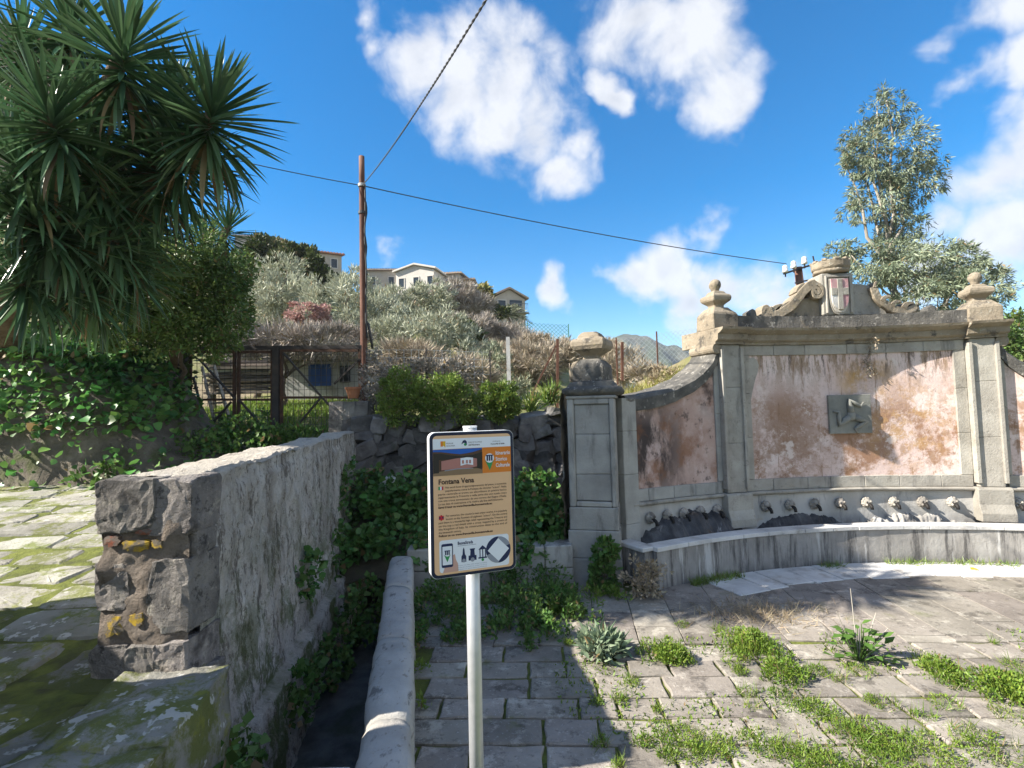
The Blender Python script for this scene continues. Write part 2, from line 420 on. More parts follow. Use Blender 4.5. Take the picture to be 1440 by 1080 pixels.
m_lane_moss = M('mossy_lane_stone', [(.25, (.15, .15, .12)), (.5, (.24, .235, .2)), (.75, (.34, .335, .3))], 2.8, obj=.25, bump=.9, bscale=20, bdist=.04,
                layers=[dict(color=(.12, .145, .03), scale=2.1, detail=11, rough=.78, lo=.45, hi=.55, amt=.9), dict(color=(.2, .22, .04), scale=6, detail=9, lo=.56, hi=.64, amt=.7), dict(color=(.5, .5, .47), scale=9, lo=.59, hi=.63, amt=.85, detail=3)])
m_lava_dark = M('lava_stone_dark', [(.25, (.07, .066, .065)), (.5, (.15, .143, .138)), (.75, (.26, .248, .235))], 4, obj=.45, bump=.9, bscale=18, bdist=.03,
                layers=[dict(color=(.25, .24, .22), scale=7, lo=.62, hi=.7, amt=.6, detail=5), dict(color=(.07, .08, .03), scale=3, lo=.58, hi=.7, amt=.6)])
m_wall = M('old_render', [(.27, (.22, .19, .165)), (.41, (.48, .435, .385)), (.54, (.65, .605, .55)), (.68, (.78, .75, .7))], 3.4, detail=11, stretch=(1, 1, .45), bump=1.0, bscale=32, bdist=.06, bstretch=(1, 1, .8),
           layers=[dict(color=(.66, .63, .58), scale=3.6, stretch=(1.6, 1.6, .6), detail=13, rough=.82, lo=.53, hi=.6, amt=.85), dict(color=(.15, .13, .11), scale=4.2, stretch=(2.0, 2.0, .55), detail=13, rough=.8, lo=.515, hi=.585, amt=.9), dict(color=(.2, .165, .13), scale=13, detail=9, rough=.75, lo=.545, hi=.615, amt=.75), dict(color=(.6, .58, .54), scale=22, detail=6, lo=.6, hi=.66, amt=.6),
                   dict(color=(.22, .13, .09), scale=2.2, lo=.6, hi=.72, amt=.5), dict(color=(.1, .13, .03), scale=2.2, detail=11, rough=.75, lo=.47, hi=.57, amt=.9, z=(1.7, .2)),
                   dict(color=(.58, .53, .45), scale=5, lo=.3, hi=.5, amt=.92, up=(.35, .8)), dict(color=(.24, .2, .16), scale=9, detail=11, rough=.75, lo=.56, hi=.64, amt=.6, up=(.35, .8))])
m_mortar = M('mortar', [(.25, (.12, .1, .085)), (.5, (.2, .165, .135)), (.75, (.28, .24, .2))], 6, bump=.9, bdist=.03,
             layers=[dict(color=(.08, .065, .05), scale=7, lo=.54, hi=.66), dict(color=(.16, .17, .04), scale=4, lo=.58, hi=.68, amt=.7, z=(1.1, .7))])
m_parapet = M('parapet_stone', [(.25, (.3, .285, .26)), (.5, (.4, .385, .355)), (.75, (.49, .475, .445))], 2.4, obj=.12, bump=.6, bscale=26,
              layers=[dict(color=(.1, .095, .09), scale=5, stretch=(2.5, 1, 2.5), lo=.57, hi=.68, amt=.75), dict(color=(.2, .17, .13), scale=11, stretch=(1.8, 1, 1.8), lo=.58, hi=.68, amt=.7), dict(color=(.16, .17, .05), scale=2, lo=.6, hi=.72, amt=.6, z=(.35, .1))])
# fountain
m_grey = M('grey_stone', [(.25, (.25, .232, .2)), (.5, (.34, .32, .28)), (.75, (.42, .4, .355))], 3.2, detail=11, obj=.09, bump=.5, bscale=34,
           layers=[dict(color=(.16, .145, .125), scale=7, detail=11, rough=.78, lo=.55, hi=.63, amt=.55), dict(color=(.12, .115, .11), scale=1.8, stretch=(2, 2, .4), lo=.55, hi=.7, amt=.65), dict(color=(.36, .32, .25), scale=2.4, lo=.58, hi=.72, amt=.5), dict(color=(.42, .41, .39), scale=26, lo=.64, hi=.7, amt=.4, detail=3)])
m_pier = M('pier_stone', [(.25, (.23, .226, .21)), (.5, (.33, .324, .3)), (.75, (.42, .412, .385))], 2.4, obj=.1, bump=.5, bscale=28,
           layers=[dict(color=(.07, .065, .06), scale=1.5, stretch=(2, 2, .5), lo=.52, hi=.68, amt=.7), dict(color=(.33, .33, .3), scale=14, lo=.6, hi=.7, amt=.5, detail=4), dict(color=(.28, .24, .17), scale=2.1, lo=.6, hi=.72, amt=.6)])
m_tan = M('weathered_stone', [(.25, (.19, .16, .12)), (.5, (.28, .235, .175)), (.75, (.36, .31, .24))], 3.5, bump=.8, bscale=22, bdist=.025,
          layers=[dict(color=(.07, .065, .06), scale=5, lo=.53, hi=.66, amt=.85), dict(color=(.4, .38, .32), scale=19, lo=.6, hi=.68, amt=.7, detail=4), dict(color=(.3, .28, .08), scale=6, lo=.64, hi=.7, amt=.6)])
m_dark_lichen = M('lichen_stone', [(.25, (.06, .058, .055)), (.5, (.12, .115, .105)), (.75, (.22, .205, .18))], 5, bump=.9, bscale=24, bdist=.03,
                  layers=[dict(color=(.38, .36, .32), scale=12, lo=.58, hi=.66, amt=.75, detail=5), dict(color=(.3, .25, .18), scale=3, lo=.56, hi=.7, amt=.7)])
m_pink = M('pink_plaster', [(.25, (.58, .43, .38)), (.5, (.67, .53, .49)), (.72, (.72, .61, .57))], 1.6, bump=.45, bscale=16,
           layers=[dict(color=(.3, .165, .095), scale=1.15, detail=12, rough=.78, lo=.47, hi=.57, amt=.92, z=(2.75, 2.1)),
                   dict(color=(.36, .23, .15), scale=4.5, detail=10, rough=.75, lo=.52, hi=.6, amt=.7, z=(3.2, 1.8)),
                   dict(color=(.2, .1, .05), scale=2.4, detail=10, rough=.75, lo=.55, hi=.64, amt=.7, z=(2.6, 1.8)),
                   dict(color=(.5, .28, .06), scale=2.2, lo=.42, hi=.6, amt=.85, at=((5.6, 8.0, 2.75), .55)),
                   dict(color=(.46, .28, .13), scale=3.6, detail=12, rough=.78, lo=.48, hi=.57, amt=.75, at=((6.2, 8.0, 1.95), .9)),
                   dict(color=(.26, .18, .11), scale=3.4, detail=11, rough=.75, lo=.46, hi=.57, amt=.85, stretch=(1.6, 1.6, .4), z=(2.5, 2.95)), dict(color=(.1, .075, .06), scale=4.2, detail=11, rough=.78, lo=.54, hi=.6, amt=.85, stretch=(2.4, 2.4, .35), z=(2.55, 3.0)), dict(color=(.29, .18, .12), scale=1.6, detail=12, rough=.78, lo=.42, hi=.55, amt=.85, at=((4.3, 8.05, 1.75), .95)),
                   dict(color=(.7, .6, .55), scale=2.8, detail=11, rough=.75, lo=.56, hi=.63, amt=.8), dict(color=(.24, .14, .08), scale=3.0, stretch=(3.2, 3.2, .3), detail=10, rough=.75, lo=.57, hi=.65, amt=.75), dict(color=(.2, .13, .09), scale=26, detail=4, lo=.62, hi=.67, amt=.5)])
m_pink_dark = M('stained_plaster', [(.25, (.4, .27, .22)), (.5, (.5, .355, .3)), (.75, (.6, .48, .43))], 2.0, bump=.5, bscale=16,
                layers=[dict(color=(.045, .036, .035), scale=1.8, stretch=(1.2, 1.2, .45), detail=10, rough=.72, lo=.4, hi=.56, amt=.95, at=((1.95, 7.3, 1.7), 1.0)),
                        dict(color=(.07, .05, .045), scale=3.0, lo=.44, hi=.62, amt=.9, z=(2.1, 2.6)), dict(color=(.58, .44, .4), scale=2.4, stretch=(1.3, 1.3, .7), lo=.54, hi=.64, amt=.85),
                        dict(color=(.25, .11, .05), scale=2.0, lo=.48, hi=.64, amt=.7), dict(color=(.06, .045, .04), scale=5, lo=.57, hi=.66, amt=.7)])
m_limewash = M('spout_wall', [(.25, (.33, .32, .3)), (.5, (.45, .44, .42)), (.75, (.55, .54, .52))], 2.0, stretch=(1, 1, .5), bump=.4, bscale=18,
               layers=[dict(color=(.14, .14, .15), scale=2.6, stretch=(2, 2, .5), lo=.54, hi=.68, amt=.75), dict(color=(.36, .3, .22), scale=3, lo=.58, hi=.7, amt=.5), dict(color=(.1, .095, .1), scale=2, lo=.44, hi=.6, amt=.6, z=(.62, .45))])
m_basin = M('basin_wall', [(.25, (.2, .19, .175)), (.5, (.31, .295, .275)), (.75, (.42, .405, .38))], 3.2, detail=11, stretch=(1, 1, .5), bump=.5, bscale=16,
            layers=[dict(color=(.075, .072, .07), scale=2.6, stretch=(3, 3, .3), detail=11, rough=.75, lo=.48, hi=.62, amt=.85), dict(color=(.56, .55, .53), scale=2.8, stretch=(3, 3, .25), lo=.57, hi=.66, amt=.8), dict(color=(.07, .07, .075), scale=2, lo=.4, hi=.62, amt=.6, z=(.2, 0))])
m_lime = M('lime_deposit', [(.25, (.42, .41, .4)), (.5, (.58, .57, .55)), (.75, (.68, .67, .65))], 3.2, obj=.06, bump=.5, bscale=20,
           layers=[dict(color=(.2, .19, .18), scale=2.2, lo=.56, hi=.7, amt=.75), dict(color=(.36, .32, .27), scale=3.3, lo=.55, hi=.68, amt=.6)])
m_crust = M('wet_crust', [(.25, (.03, .03, .032)), (.5, (.075, .075, .08)), (.75, (.16, .16, .16))], 3.5, rough=.6, bump=.8, bscale=14, bdist=.04,
            layers=[dict(color=(.4, .39, .38), scale=3.5, stretch=(2, 2, .4), lo=.58, hi=.68, amt=.7), dict(color=(.1, .06, .03), scale=3, lo=.58, hi=.7, amt=.7)])
m_plaque = M('plaque_stone', [(.3, (.17, .172, .155)), (.55, (.235, .235, .21)), (.8, (.3, .295, .265))], 4, bump=.3, layers=[dict(color=(.07, .07, .065), scale=3, lo=.56, hi=.7, amt=.5)])
m_shield_red = M('faded_red', [(.3, (.42, .2, .22)), (.7, (.55, .38, .38))], 9, bump=.3)
m_shield_pale = M('pale_stone', [(.3, (.42, .38, .33)), (.7, (.55, .52, .46))], 6, bump=.4)
m_iron_dark = M('dark_spout', [(0, (.02, .018, .017))], rough=.6, bump=0)
m_wet = M('wet_floor', [(.3, (.05, .049, .047)), (.6, (.13, .125, .118))], 5, detail=11, rough=.75, bump=.9, layers=[dict(color=(.03, .04, .012), scale=2, lo=.5, hi=.65, amt=.6)])

# ------------------------------------------------------------------ ground, terrain
def lane_z(y): return .83 + .135 * max(0.0, y - 3.0)
o = obj('ground', [(-900, -900, -1.4), (900, -900, -1.4), (900, 1500, -1.4), (-900, 1500, -1.4)], [(0, 1, 2, 3)], m_soil); meta(o, kind='structure')

m_hill = M('hillside_ground', [(.25, (.09, .095, .03)), (.5, (.16, .17, .06)), (.7, (.2, .17, .1)), (.85, (.13, .16, .04))], .35, bump=.6, bscale=3, bdist=.2,
           layers=[dict(color=(.26, .2, .15), scale=.12, lo=.5, hi=.62, amt=.7)])
RU = [(-2.5, .6), (-.88, .6), (-.7, .4), (-.54, .31), (-.33, .275), (-.22, .255), (-.1, .22), (-.03, .185), (.04, .155), (.11, .115), (.19, .075), (.28, .02), (.5, -.02), (.78, .0), (.9, .1), (1.05, .19), (1.4, .25), (3, .2)]
def ridge(u):
    return float(np.interp(u, [a for a, b in RU], [b for a, b in RU]))
def terrain_z(x, y):
    base = 2.12 + .075 * (min(y, 15) - 9.2)
    if x > 2: base = max(base, 2.35) if y < 14 else base
    if x < -3.0 and y < 11.4:
        q = max(0.0, min(1.0, (y - 9.9) / 1.5)); base = (lane_z(min(y, 9.9)) - .03) * (1 - q) + base * q
    t = (y - 15) / 47.0
    if t > 0:
        s = ridge(x / y) * 62 - 1.6
        k = min(t, 1.0); k = k ** 1.15
        base = base + (s - .3) * k
        if t > 1: base -= (t - 1) * 6
        base += fbm((x * .12, y * .12, 3), 1, 3) * .9 * min(1, t * 3)
    return base + fbm((x, y, 0), .7, 3) * .05
def _terr(u, v):
    y = 9.25 + (115 - 9.25) * v ** 1.7
    x = (u - .5) * 2 * (9 + y * 1.7)
    return Vector((x, y, terrain_z(x, y)))
V, F = grid(220, 170, _terr)
o = obj('hillside', V, F, m_hill, smooth=True); meta(o, kind='structure')

m_mtn = M('mountain_slope', [(.25, (.03, .045, .025)), (.45, (.055, .07, .04)), (.62, (.1, .095, .07)), (.8, (.16, .14, .11))], .02, detail=12, bump=1.0, bscale=.06, bdist=6,
          layers=[dict(color=(.02, .03, .018), scale=.05, lo=.5, hi=.6, amt=.8), dict(color=(.2, .17, .14), scale=.035, lo=.6, hi=.68, amt=.6)])
SKY_M = [(700, 560), (800, 520), (850, 494), (866, 478), (885, 470), (905, 468), (925, 474), (950, 480), (985, 488), (1040, 512), (1100, 520), (1250, 500), (1440, 470), (1700, 450)]
def _mtn(u, v):
    px = 640 + u * 1200
    py = float(np.interp(px, [a for a, b in SKY_M], [b for a, b in SKY_M]))
    Y = 420 + 330 * v
    top = at(px, py, 750).z + 6 * fbm((px * .035, 1, 2), 1, 4)
    z = -10 + (top + 10) * v ** .8 + 16 * fbm((px * .02, v * 6, 5), 1, 5) * math.sin(math.pi * min(v, 1))
    return Vector(((px - 720) / 720 * 620 * (.7 + .3 * v) + 20, Y, z))
V, F = grid(160, 40, _mtn)
o = obj('mountain', V, F, m_mtn, smooth=True); meta(o, kind='structure')

# ------------------------------------------------------------------ plaza with its paving stones
plaza = obj('plaza', [(-.45, -3, -.022), (12, -3, -.022), (12, 8.6, -.022), (-1.6, 8.6, -.022), (-1.4, 6.8, -.022)], [(0, 1, 2, 3, 4)], m_moss_soil); meta(plaza, kind='structure')
FC = Vector((5.2, .6)); FR = 7.55; AX = .7
def in_plaza(x, y):
    r = math.hypot(x - FC.x, y - FC.y)
    if r > FR - .6 + .12 and x > 1.3 and y > 3: return False
    if y > 7.3 or (x < 1.0 and y > 6.75): return False
    if x < -.45 + (y - 2.0) * -.193 - .22: return False
    return True
pr = random.Random(3)
def rag(a, b, r, j=.011):
    P = []
    for x0, y0, x1, y1 in ((-a, -b, a, -b), (a, -b, a, b), (a, b, -a, b), (-a, b, -a, -b)):
        for t in (0.0, .35, .7):
            P.append((x0 + (x1 - x0) * t + (r.uniform(-j, j * .3) * (1 if x0 + x1 > 0 else -1)), y0 + (y1 - y0) * t + (r.uniform(-j, j * .3) * (1 if y0 + y1 > 0 else -1))))
    return P
ys = 2.25; row = 0; npv = 0
rot = RAD(-2)
while ys < 4.95:                                     # courses across, near the front
    h = pr.uniform(.24, .34); x = -1.2 + pr.uniform(0, .3)
    while x < 7.6:
        w = pr.uniform(.3, .58)
        cx, cy = x + w / 2, ys + h / 2
        cx, cy = cx * math.cos(rot) - cy * math.sin(rot), cx * math.sin(rot) + cy * math.cos(rot)
        g = .0085
        if in_plaza(cx, cy) and cx < cy * 1.15 + 1.0:
            me = slab_mesh('paving_stone', rag(w / 2 - g, h / 2 - g, pr), .05, m_paver, .009, .004, npv)
            q = link('paving_stone', me, plaza, (cx, cy, pr.uniform(-.007, .006))); q.rotation_euler = (pr.gauss(0, .006), pr.gauss(0, .006), rot + pr.gauss(0, .008)); npv += 1
        x += w
    ys += h; row += 1
xs = -1.4; rot2 = RAD(7)
Y0 = ys
while xs < 9.5:                                      # long courses running towards the fountain, farther off
    w = pr.uniform(.42, .6); y = Y0 - .4 - pr.uniform(0, .5)
    while y < 7.4:
        L = pr.uniform(.7, 1.25); cx, cy = xs + w / 2, y + L / 2; g = .004
        y0 = y
        y += L
        c2x = cx + (cy - 5) * .12
        YS = Y0 + c2x * math.sin(rot) + .004
        if y0 < YS:
            cut = YS - y0; L -= cut; cy = YS + L / 2; c2x = cx + (cy - 5) * .12
            if L < .06: continue
        if in_plaza(c2x, cy) and c2x < cy * 1.12 + .9:
            me = slab_mesh('paving_stone', rag(w / 2 - g, L / 2 - g, pr, .004), .05, m_paver, .005, .0015, npv)
            q = link('paving_stone', me, plaza, (c2x, cy, pr.uniform(-.002, .002))); q.rotation_euler = (0, 0, -math.atan(.12)); npv += 1
    xs += w

# ------------------------------------------------------------------ lane on the left, with its flagstones
def lane_right(y): return -1.71 + (2.71 - y) * .2 if y < 2.95 else -1.95 - (y - 3.0) * .14
def _lane(u, v):
    y = -4 + 16.5 * v
    xr = lane_right(max(y, -1))
    x = -10 + (xr + 10) * u
    return Vector((x, y, lane_z(y) - .012 + fbm((x, y, 2), 1.6, 5) * .02 + fbm((x, y, 7), 9, 3) * .008))
V, F = grid(120, 200, _lane)
n0 = len(V)
for j in range(200):                                   # the retaining side of the lane down into the channel
    V.append(V[j * 120 + 119] + Vector((0.02, 0, -2.0)))
for j in range(199):
    F.append((j * 120 + 119, (j + 1) * 120 + 119, n0 + j + 1, n0 + j))
lane = obj('lane', V, F, m_moss_soil, smooth=True); meta(lane, kind='structure')
lr = random.Random(11); y = 1.3; k = 0
while y < 8.2:
    h = lr.uniform(.42, .62) if y < 3.7 else lr.uniform(.26, .4)
    x = lane_right(max(y + h / 2, 0)) - .02; first = True
    while x > -max(y, 2.4) * 1.12 - 1.0 and x > -8.5:
        w = lr.uniform(.45, .95) if y < 3.7 else lr.uniform(.5, 1.1)
        cx, cy = x - w / 2, y + h / 2
        j = .1 if y < 3.7 else .06
        g = .012 if y < 3.7 else .008
        P = [(-w / 2 + g, -h / 2 + g), (0, -h / 2 + g), (w / 2 - g, -h / 2 + g), (w / 2 - g, h / 2 - g), (0, h / 2 - g), (-w / 2 + g, h / 2 - g)]
        hw, hh_ = (w / 2 - g) * (1 - abs(lr.gauss(0, j * .5))), (h / 2 - g) * (1 - abs(lr.gauss(0, j * .5)))
        P = []; sk = lr.gauss(0, .18)
        for t in range(20):
            a = 2 * math.pi * (t + .5) / 20; ca, sa = math.cos(a), math.sin(a); q_ = .34 if y < 3.7 else .22
            xx, yy = hw * math.copysign(abs(ca) ** q_, ca), hh_ * math.copysign(abs(sa) ** q_, sa)
            P.append((xx * (1 + lr.gauss(0, .035)) + sk * yy, yy * (1 + lr.gauss(0, .045))))
        me = slab_mesh('flagstone', P, .12, m_lane_moss if y < 3.6 else m_lane, .022, .006, 500 + k)
        q = link('flagstone', me, lane, (cx, cy, lane_z(cy) + lr.uniform(-.004, .012))); q.rotation_euler = (math.atan(.135) if cy > 3.0 else lr.gauss(0, .02), lr.gauss(0, .02), lr.gauss(0, .05)); k += 1
        x -= w
    y += h
# ------------------------------------------------------------------ channel between the lane wall and the parapet
def _chan(u, v):
    y = -1 + 10 * v; x = -2.9 + 2.3 * u
    return Vector((x, y, -.52 + fbm((x, y, 0), 2.5, 4) * .05))
V, F = grid(30, 60, _chan); o = obj('channel_floor', V, F, m_wet, smooth=True); meta(o, kind='structure')

# ------------------------------------------------------------------ the high wall beside the lane
wall = thing('stone_wall', (-2.4, 6, .7), 'long rough grey rendered wall with broken stone end facing the camera', 'wall')
def wl(y): return -2.41 - (y - 3.0) * .107     # left face
def wr(y): return -1.91 - (y - 3.0) * .14     # right face
def wtop(y): return 1.957 + (y - 3.0) * .013
prof_n = 64
def _wall(u, v):
    y = 3.13 + 6.05 * v
    xl, xr, zt = wl(y), wr(y), wtop(y)
    zt += .03 * fbm((y * 1.3, 4, 1), 1, 4)
    s = u * 3
    if s < 1:      # right face from the channel up
        t = s; z = -.6 + (zt + .6) * t; x = xr + .16 * (1 - t) ** 2 + (.08 if z < .15 else 0)
        n = Vector((1, 0, 0)); amp = .035
    elif s < 2:    # top
        t = s - 1; x = xr + (xl - xr) * t; z = zt + .012 * math.sin(t * math.pi); n = Vector((0, 0, 1)); amp = .022
    else:
        t = s - 2; z = zt + (.4 - zt) * t; x = xl - .05 * t; n = Vector((-1, 0, 0)); amp = .03
    p = Vector((x, y, z))
    d = fbm(p, 2.6, 6) * amp * .8 + fbm(Vector((p.x * 6, p.y * 6, p.z * 4)), 1, 5) * amp * .25 + fbm(p, 14, 3) * amp * .3 + (mn.voronoi(p * 6)[0][0] - .3) * amp * .5
    if abs(s - 1) < .05 or abs(s - 2) < .05: d -= .03 * abs(mn.noise(p * 5)) + .008
    return p + n * d
V, F = grid(prof_n * 3 + 60, 300, _wall)
obj('wall_body', V, F, m_wall, wall, smooth=True)
# the broken end: mortar core and stones
def _end(u, v):
    x = -2.42 + .51 * u; z = .7 + 1.24 * v
    p = Vector((x, 3.09, z)); dd = .035 * fbm(p, 5, 4)
    x += .012 * fbm((1, 2, z * 6), 1, 3)
    return Vector((x, 3.035 - dd, z))
V, F = grid(24, 56, _end); obj('mortar', V, F, m_mortar, wall, smooth=True)
def endst(x0, z0, x1, z1, dep, seed, mat=None, r=.15, cuts=9):
    me = quarry_mesh('stone', ((x1 - x0) * 1.03, dep, (z1 - z0) * 1.03), mat or m_lava, seed, 10, 5, .022)
    return link('stone', me, wall, ((x0 + x1) / 2, 3.165, (z0 + z1) / 2))
for i, (a, b, c, d, e) in enumerate([(-2.436, 1.658, -2.101, 1.961, 0.32), (-2.138, 1.639, -1.885, 1.956, 0.3), (-2.449, 1.217, -2.257, 1.474, 0.28), (-2.257, 1.236, -2.142, 1.438, 0.2), (-2.142, 1.089, -1.89, 1.493, 0.3), (-2.44, 1.043, -2.293, 1.199, 0.16), (-2.238, 1.034, -2.147, 1.126, 0.16), (-2.459, 0.795, -2.229, 1.016, 0.32), (-2.248, 0.777, -2.082, 1.016, 0.34), (-2.101, 0.786, -1.899, 1.034, 0.33), (-1.982, 1.502, -1.881, 1.639, 0.2), (-2.018, 0.667, -1.853, 0.814, 0.3), (-2.11, 0.869, -2.018, 1.016, 0.2), (-2.413, 1.493, -2.312, 1.566, 0.16)]):
    endst(a, b, c, d, e, 20 + i, None, .085, 14)
m_py = M('yellow_paint', [(.36, (.46, .31, .03)), (.47, (.36, .25, .06)), (.54, (.2, .165, .12))], 22, bump=.7, bdist=.02)
m_prd = M('red_paint', [(.36, (.28, .09, .05)), (.46, (.22, .11, .08)), (.54, (.18, .145, .12))], 22, bump=.7, bdist=.02)
def paint(cx, cz, w, h, mat, seed):
    rr = random.Random(seed); P = []
    for k in range(22):
        a = 2 * math.pi * k / 22; q = 1 + rr.gauss(0, .13)
        ca, sa = math.cos(a), math.sin(a)
        P.append(Vector((cx + w / 2 * q * math.copysign(abs(ca) ** .6, ca), 0, cz + h / 2 * q * math.copysign(abs(sa) ** .6, sa))))
    V = [p + Vector((0, 3.014 + .014 * mn.noise(p * 9), 0)) for p in P] + [p + Vector((0, 3.15, 0)) for p in P] + [Vector((cx, 3.008, cz))]
    n = 22; F = [(i, (i + 1) % n, 2 * n) for i in range(n)] + [(i, i + n, (i + 1) % n + n, (i + 1) % n) for i in range(n)]
    obj('paint_mark', V, F, mat, wall)
paint(-2.211, 1.584, 0.138, 0.064, m_py, 1); paint(-2.082, 1.589, 0.064, 0.046, m_py, 5); paint(-2.349, 1.612, 0.092, 0.064, m_prd, 2); paint(-2.165, 1.658, 0.092, 0.037, m_prd, 3); paint(-2.326, 1.126, 0.101, 0.101, m_py, 4); paint(-2.193, 1.162, 0.078, 0.064, m_py, 6)

# step stones and the pale slab across the near end of the channel
def loose_slab(name, px, poly, z, h, mat, label, cat, seed, parent=None):
    me = slab_mesh(name, poly, h, mat, .03, .012, seed); q = link(name, me, parent, (px[0], px[1], z))
    if parent is None: meta(q, label, cat)
    return q
q = thing('stone_step', (-1.92, 2.5, .4), 'worn mossy stone ledge at the foot of the broken wall end', 'step')
for c, d, sd_, rz in (((-1.86, 2.62, .64), (.56, .62, .54), 71, .1), ((-1.88, 2.02, .62), (.62, .66, .52), 73, -.12), ((-1.98, 2.93, .7), (.5, .26, .34), 74, .05)):
    me = stone_mesh('stone', d, m_lane_moss, .06, sd_, 14, True, .1); r_ = link('stone', me, q, c); r_.rotation_euler = (.03, -.02, rz)
loose_slab('edging_slab', (-1.16, 2.34), [(-.4, -.2), (.38, -.18), (.4, .15), (-.36, .17)], .66, .3, m_parapet, 'pale stone slab bridging the near end of the channel', 'slab', 72)
o = MB().box((-1.16, 2.2, -.1), (.8, .3, .9)); o.build('channel_end', m_mortar).__setitem__('kind', 'structure')

# ------------------------------------------------------------------ low parapet with rounded top
par = thing('parapet', (-.9, 4.5, 0), 'low weathered pale stone parapet with rounded top beside the channel', 'parapet')
ppts = []
def pc(y): return -.57 - (y - 2.0) * .193          # centre line
def paraseg(y0, y1, seed):
    nu, nv = 22, max(8, int((y1 - y0) * 16))
    def f(u, v):
        y = y0 + (y1 - y0) * v; w = .155; zt = .5
        s = u * 3
        if s < 1: x, z = -w, -.55 + (zt - .13 + .55) * s
        elif s < 2:
            a = math.pi * (1 - (s - 1)); ca, sa = math.cos(a), math.sin(a); x, z = w * math.copysign(abs(ca) ** .6, ca), zt - .13 + .13 * sa ** .6
        else: x, z = w, (zt - .13) - (zt - .13 + .1) * (s - 2)
        p = Vector((pc(y) + x, y, z))
        d = .014 * fbm(p, 3, 4) + .01 * fbm(p, 9, 3)
        e = min(v, 1 - v) * (y1 - y0)
        if e < .02: d -= .014
        return p + Vector((x / w * d, 0, d * (1 if 1 < s < 2 else 0)))
    V, F = grid(nu, nv, f)
    F.append(tuple(range(nu))[::-1]); F.append(tuple(range(nu * (nv - 1), nu * nv)))
    obj('coping_block', V, F, m_parapet, par, smooth=True)
for i, (a, b) in enumerate([(1.6, 3.18), (3.185, 4.3), (4.305, 5.55), (5.555, 6.72)]): paraseg(a, b, i)

lw = thing('low_wall', (-.3, 6.85, 0), 'low grey block wall in shade between the parapet and the fountain pier', 'wall')
x = -1.42; lwr = random.Random(4)
for z0, z1 in ((-.05, .27), (.275, .56)):
    x = -1.42
    while x < .72:
        w = lwr.uniform(.45, .75); w = min(w, .74 - x)
        if w < .1: break
        b = MB().box((x + w / 2, 6.92 + lwr.uniform(-.015, .015), (z0 + z1) / 2), (w - .008, .36, z1 - z0 - .004))
        b.build('block', m_pier, lw, bevel=.012, jitter=.012); x += w

# ------------------------------------------------------------------ dry stone terrace wall
tw = thing('terrace_wall', (-.8, 9.1, 0), 'dark dry stone terrace wall behind the information sign', 'wall')
MB().box((-.4, 9.32, .95), (5.0, .3, 2.2)).build('earth_core', m_soil, tw)
tr_ = random.Random(8)
vars_ = [quarry_mesh('stone', (1, 1, 1), m_lava_dark, 40 + i, 16, 1, .035, .2, .06) for i in range(12)]
z = .75; k = 0
while z < 2.12:
    h = tr_.uniform(.16, .3); x = -2.75 + tr_.uniform(-.2, 0)
    while x < .98:
        w = tr_.uniform(.16, .46)
        q = link('stone', vars_[tr_.randrange(12)], tw, (x + w / 2, 9.06 + tr_.uniform(-.05, .05), min(z + h / 2 + tr_.uniform(-.04, .04), 2.15)))
        q.scale = (w * tr_.uniform(.95, 1.25), .42, h * tr_.uniform(1.0, 1.4)); q.rotation_euler = (tr_.gauss(0, .2), tr_.gauss(0, .35), tr_.gauss(0, .25)); k += 1
        x += w
    z += h * .94
# squarer stone pier at the gate end of the terrace wall
gp = thing('gate_pier', (-2.95, 9.25, 1.4), 'squat rubble stone pier between the gate and the terrace wall', 'pier')
for i in range(12):
    zz = 1.5 + (i // 3) * .3; xx = -3.12 + (i % 3) * .22
    q = link('stone', quarry_mesh('stone', (.25, .45, .33), m_lava_dark if i % 3 else m_lava, 80 + i, 9, 1, .03), gp, (xx, 9.25, zz))
# scattered pale boulder in the ivy
q = link('boulder', stone_mesh('boulder', (.34, .3, .3), m_lime, .14, 91, 3, True, .5), None, tuple(at(550, 684, 8.1))); meta(q, 'pale rounded boulder half buried in ivy below the terrace wall', 'boulder')
# ------------------------------------------------------------------ the fountain
def A(phi, d, z):
    a = RAD(phi + AX); r = FR - d
    return Vector((FC.x + r * math.sin(a), FC.y + r * math.cos(a), z))
def AM(phi, d, z):
    a = RAD(phi + AX); p = A(phi, d, z)
    return Matrix(((math.cos(a), math.sin(a), 0, p.x), (-math.sin(a), math.cos(a), 0, p.y), (0, 0, 1, p.z), (0, 0, 0, 1)))
ft = thing('fountain', (5.3, 8.1, 0), 'curved old stone wall fountain with faded pink panels, coat of arms and spouts', 'fountain')
def sweep(name, prof, p0, p1, n, mat, parent=None, fz=None, jit=0.0, smooth=False, bevel=0.0):
    """prof: closed outline of (d, z), d towards the viewer; fz(phi, d, z) may move a point"""
    V, F = [], []; m = len(prof)
    for i in range(n + 1):
        ph = p0 + (p1 - p0) * i / n
        for d, z in prof:
            if fz: d2, z2 = fz(ph, d, z)
            else: d2, z2 = d, z
            p = A(ph, d2, z2)
            if jit: p = p + mn.noise_vector(p * 7) * jit + mn.noise_vector(p * 2) * jit
            V.append(p)
    for i in range(n):
        for k in range(m):
            k2 = (k + 1) % m
            F.append((i * m + k, (i + 1) * m + k, (i + 1) * m + k2, i * m + k2))
    F.append(tuple(range(m))); F.append(tuple(range(n * m, n * m + m))[::-1])
    b = MB(); b.V = [tuple(v) for v in V]; b.F = F
    return b.build(name, mat, ft if parent is None else parent, smooth=smooth, bevel=bevel)
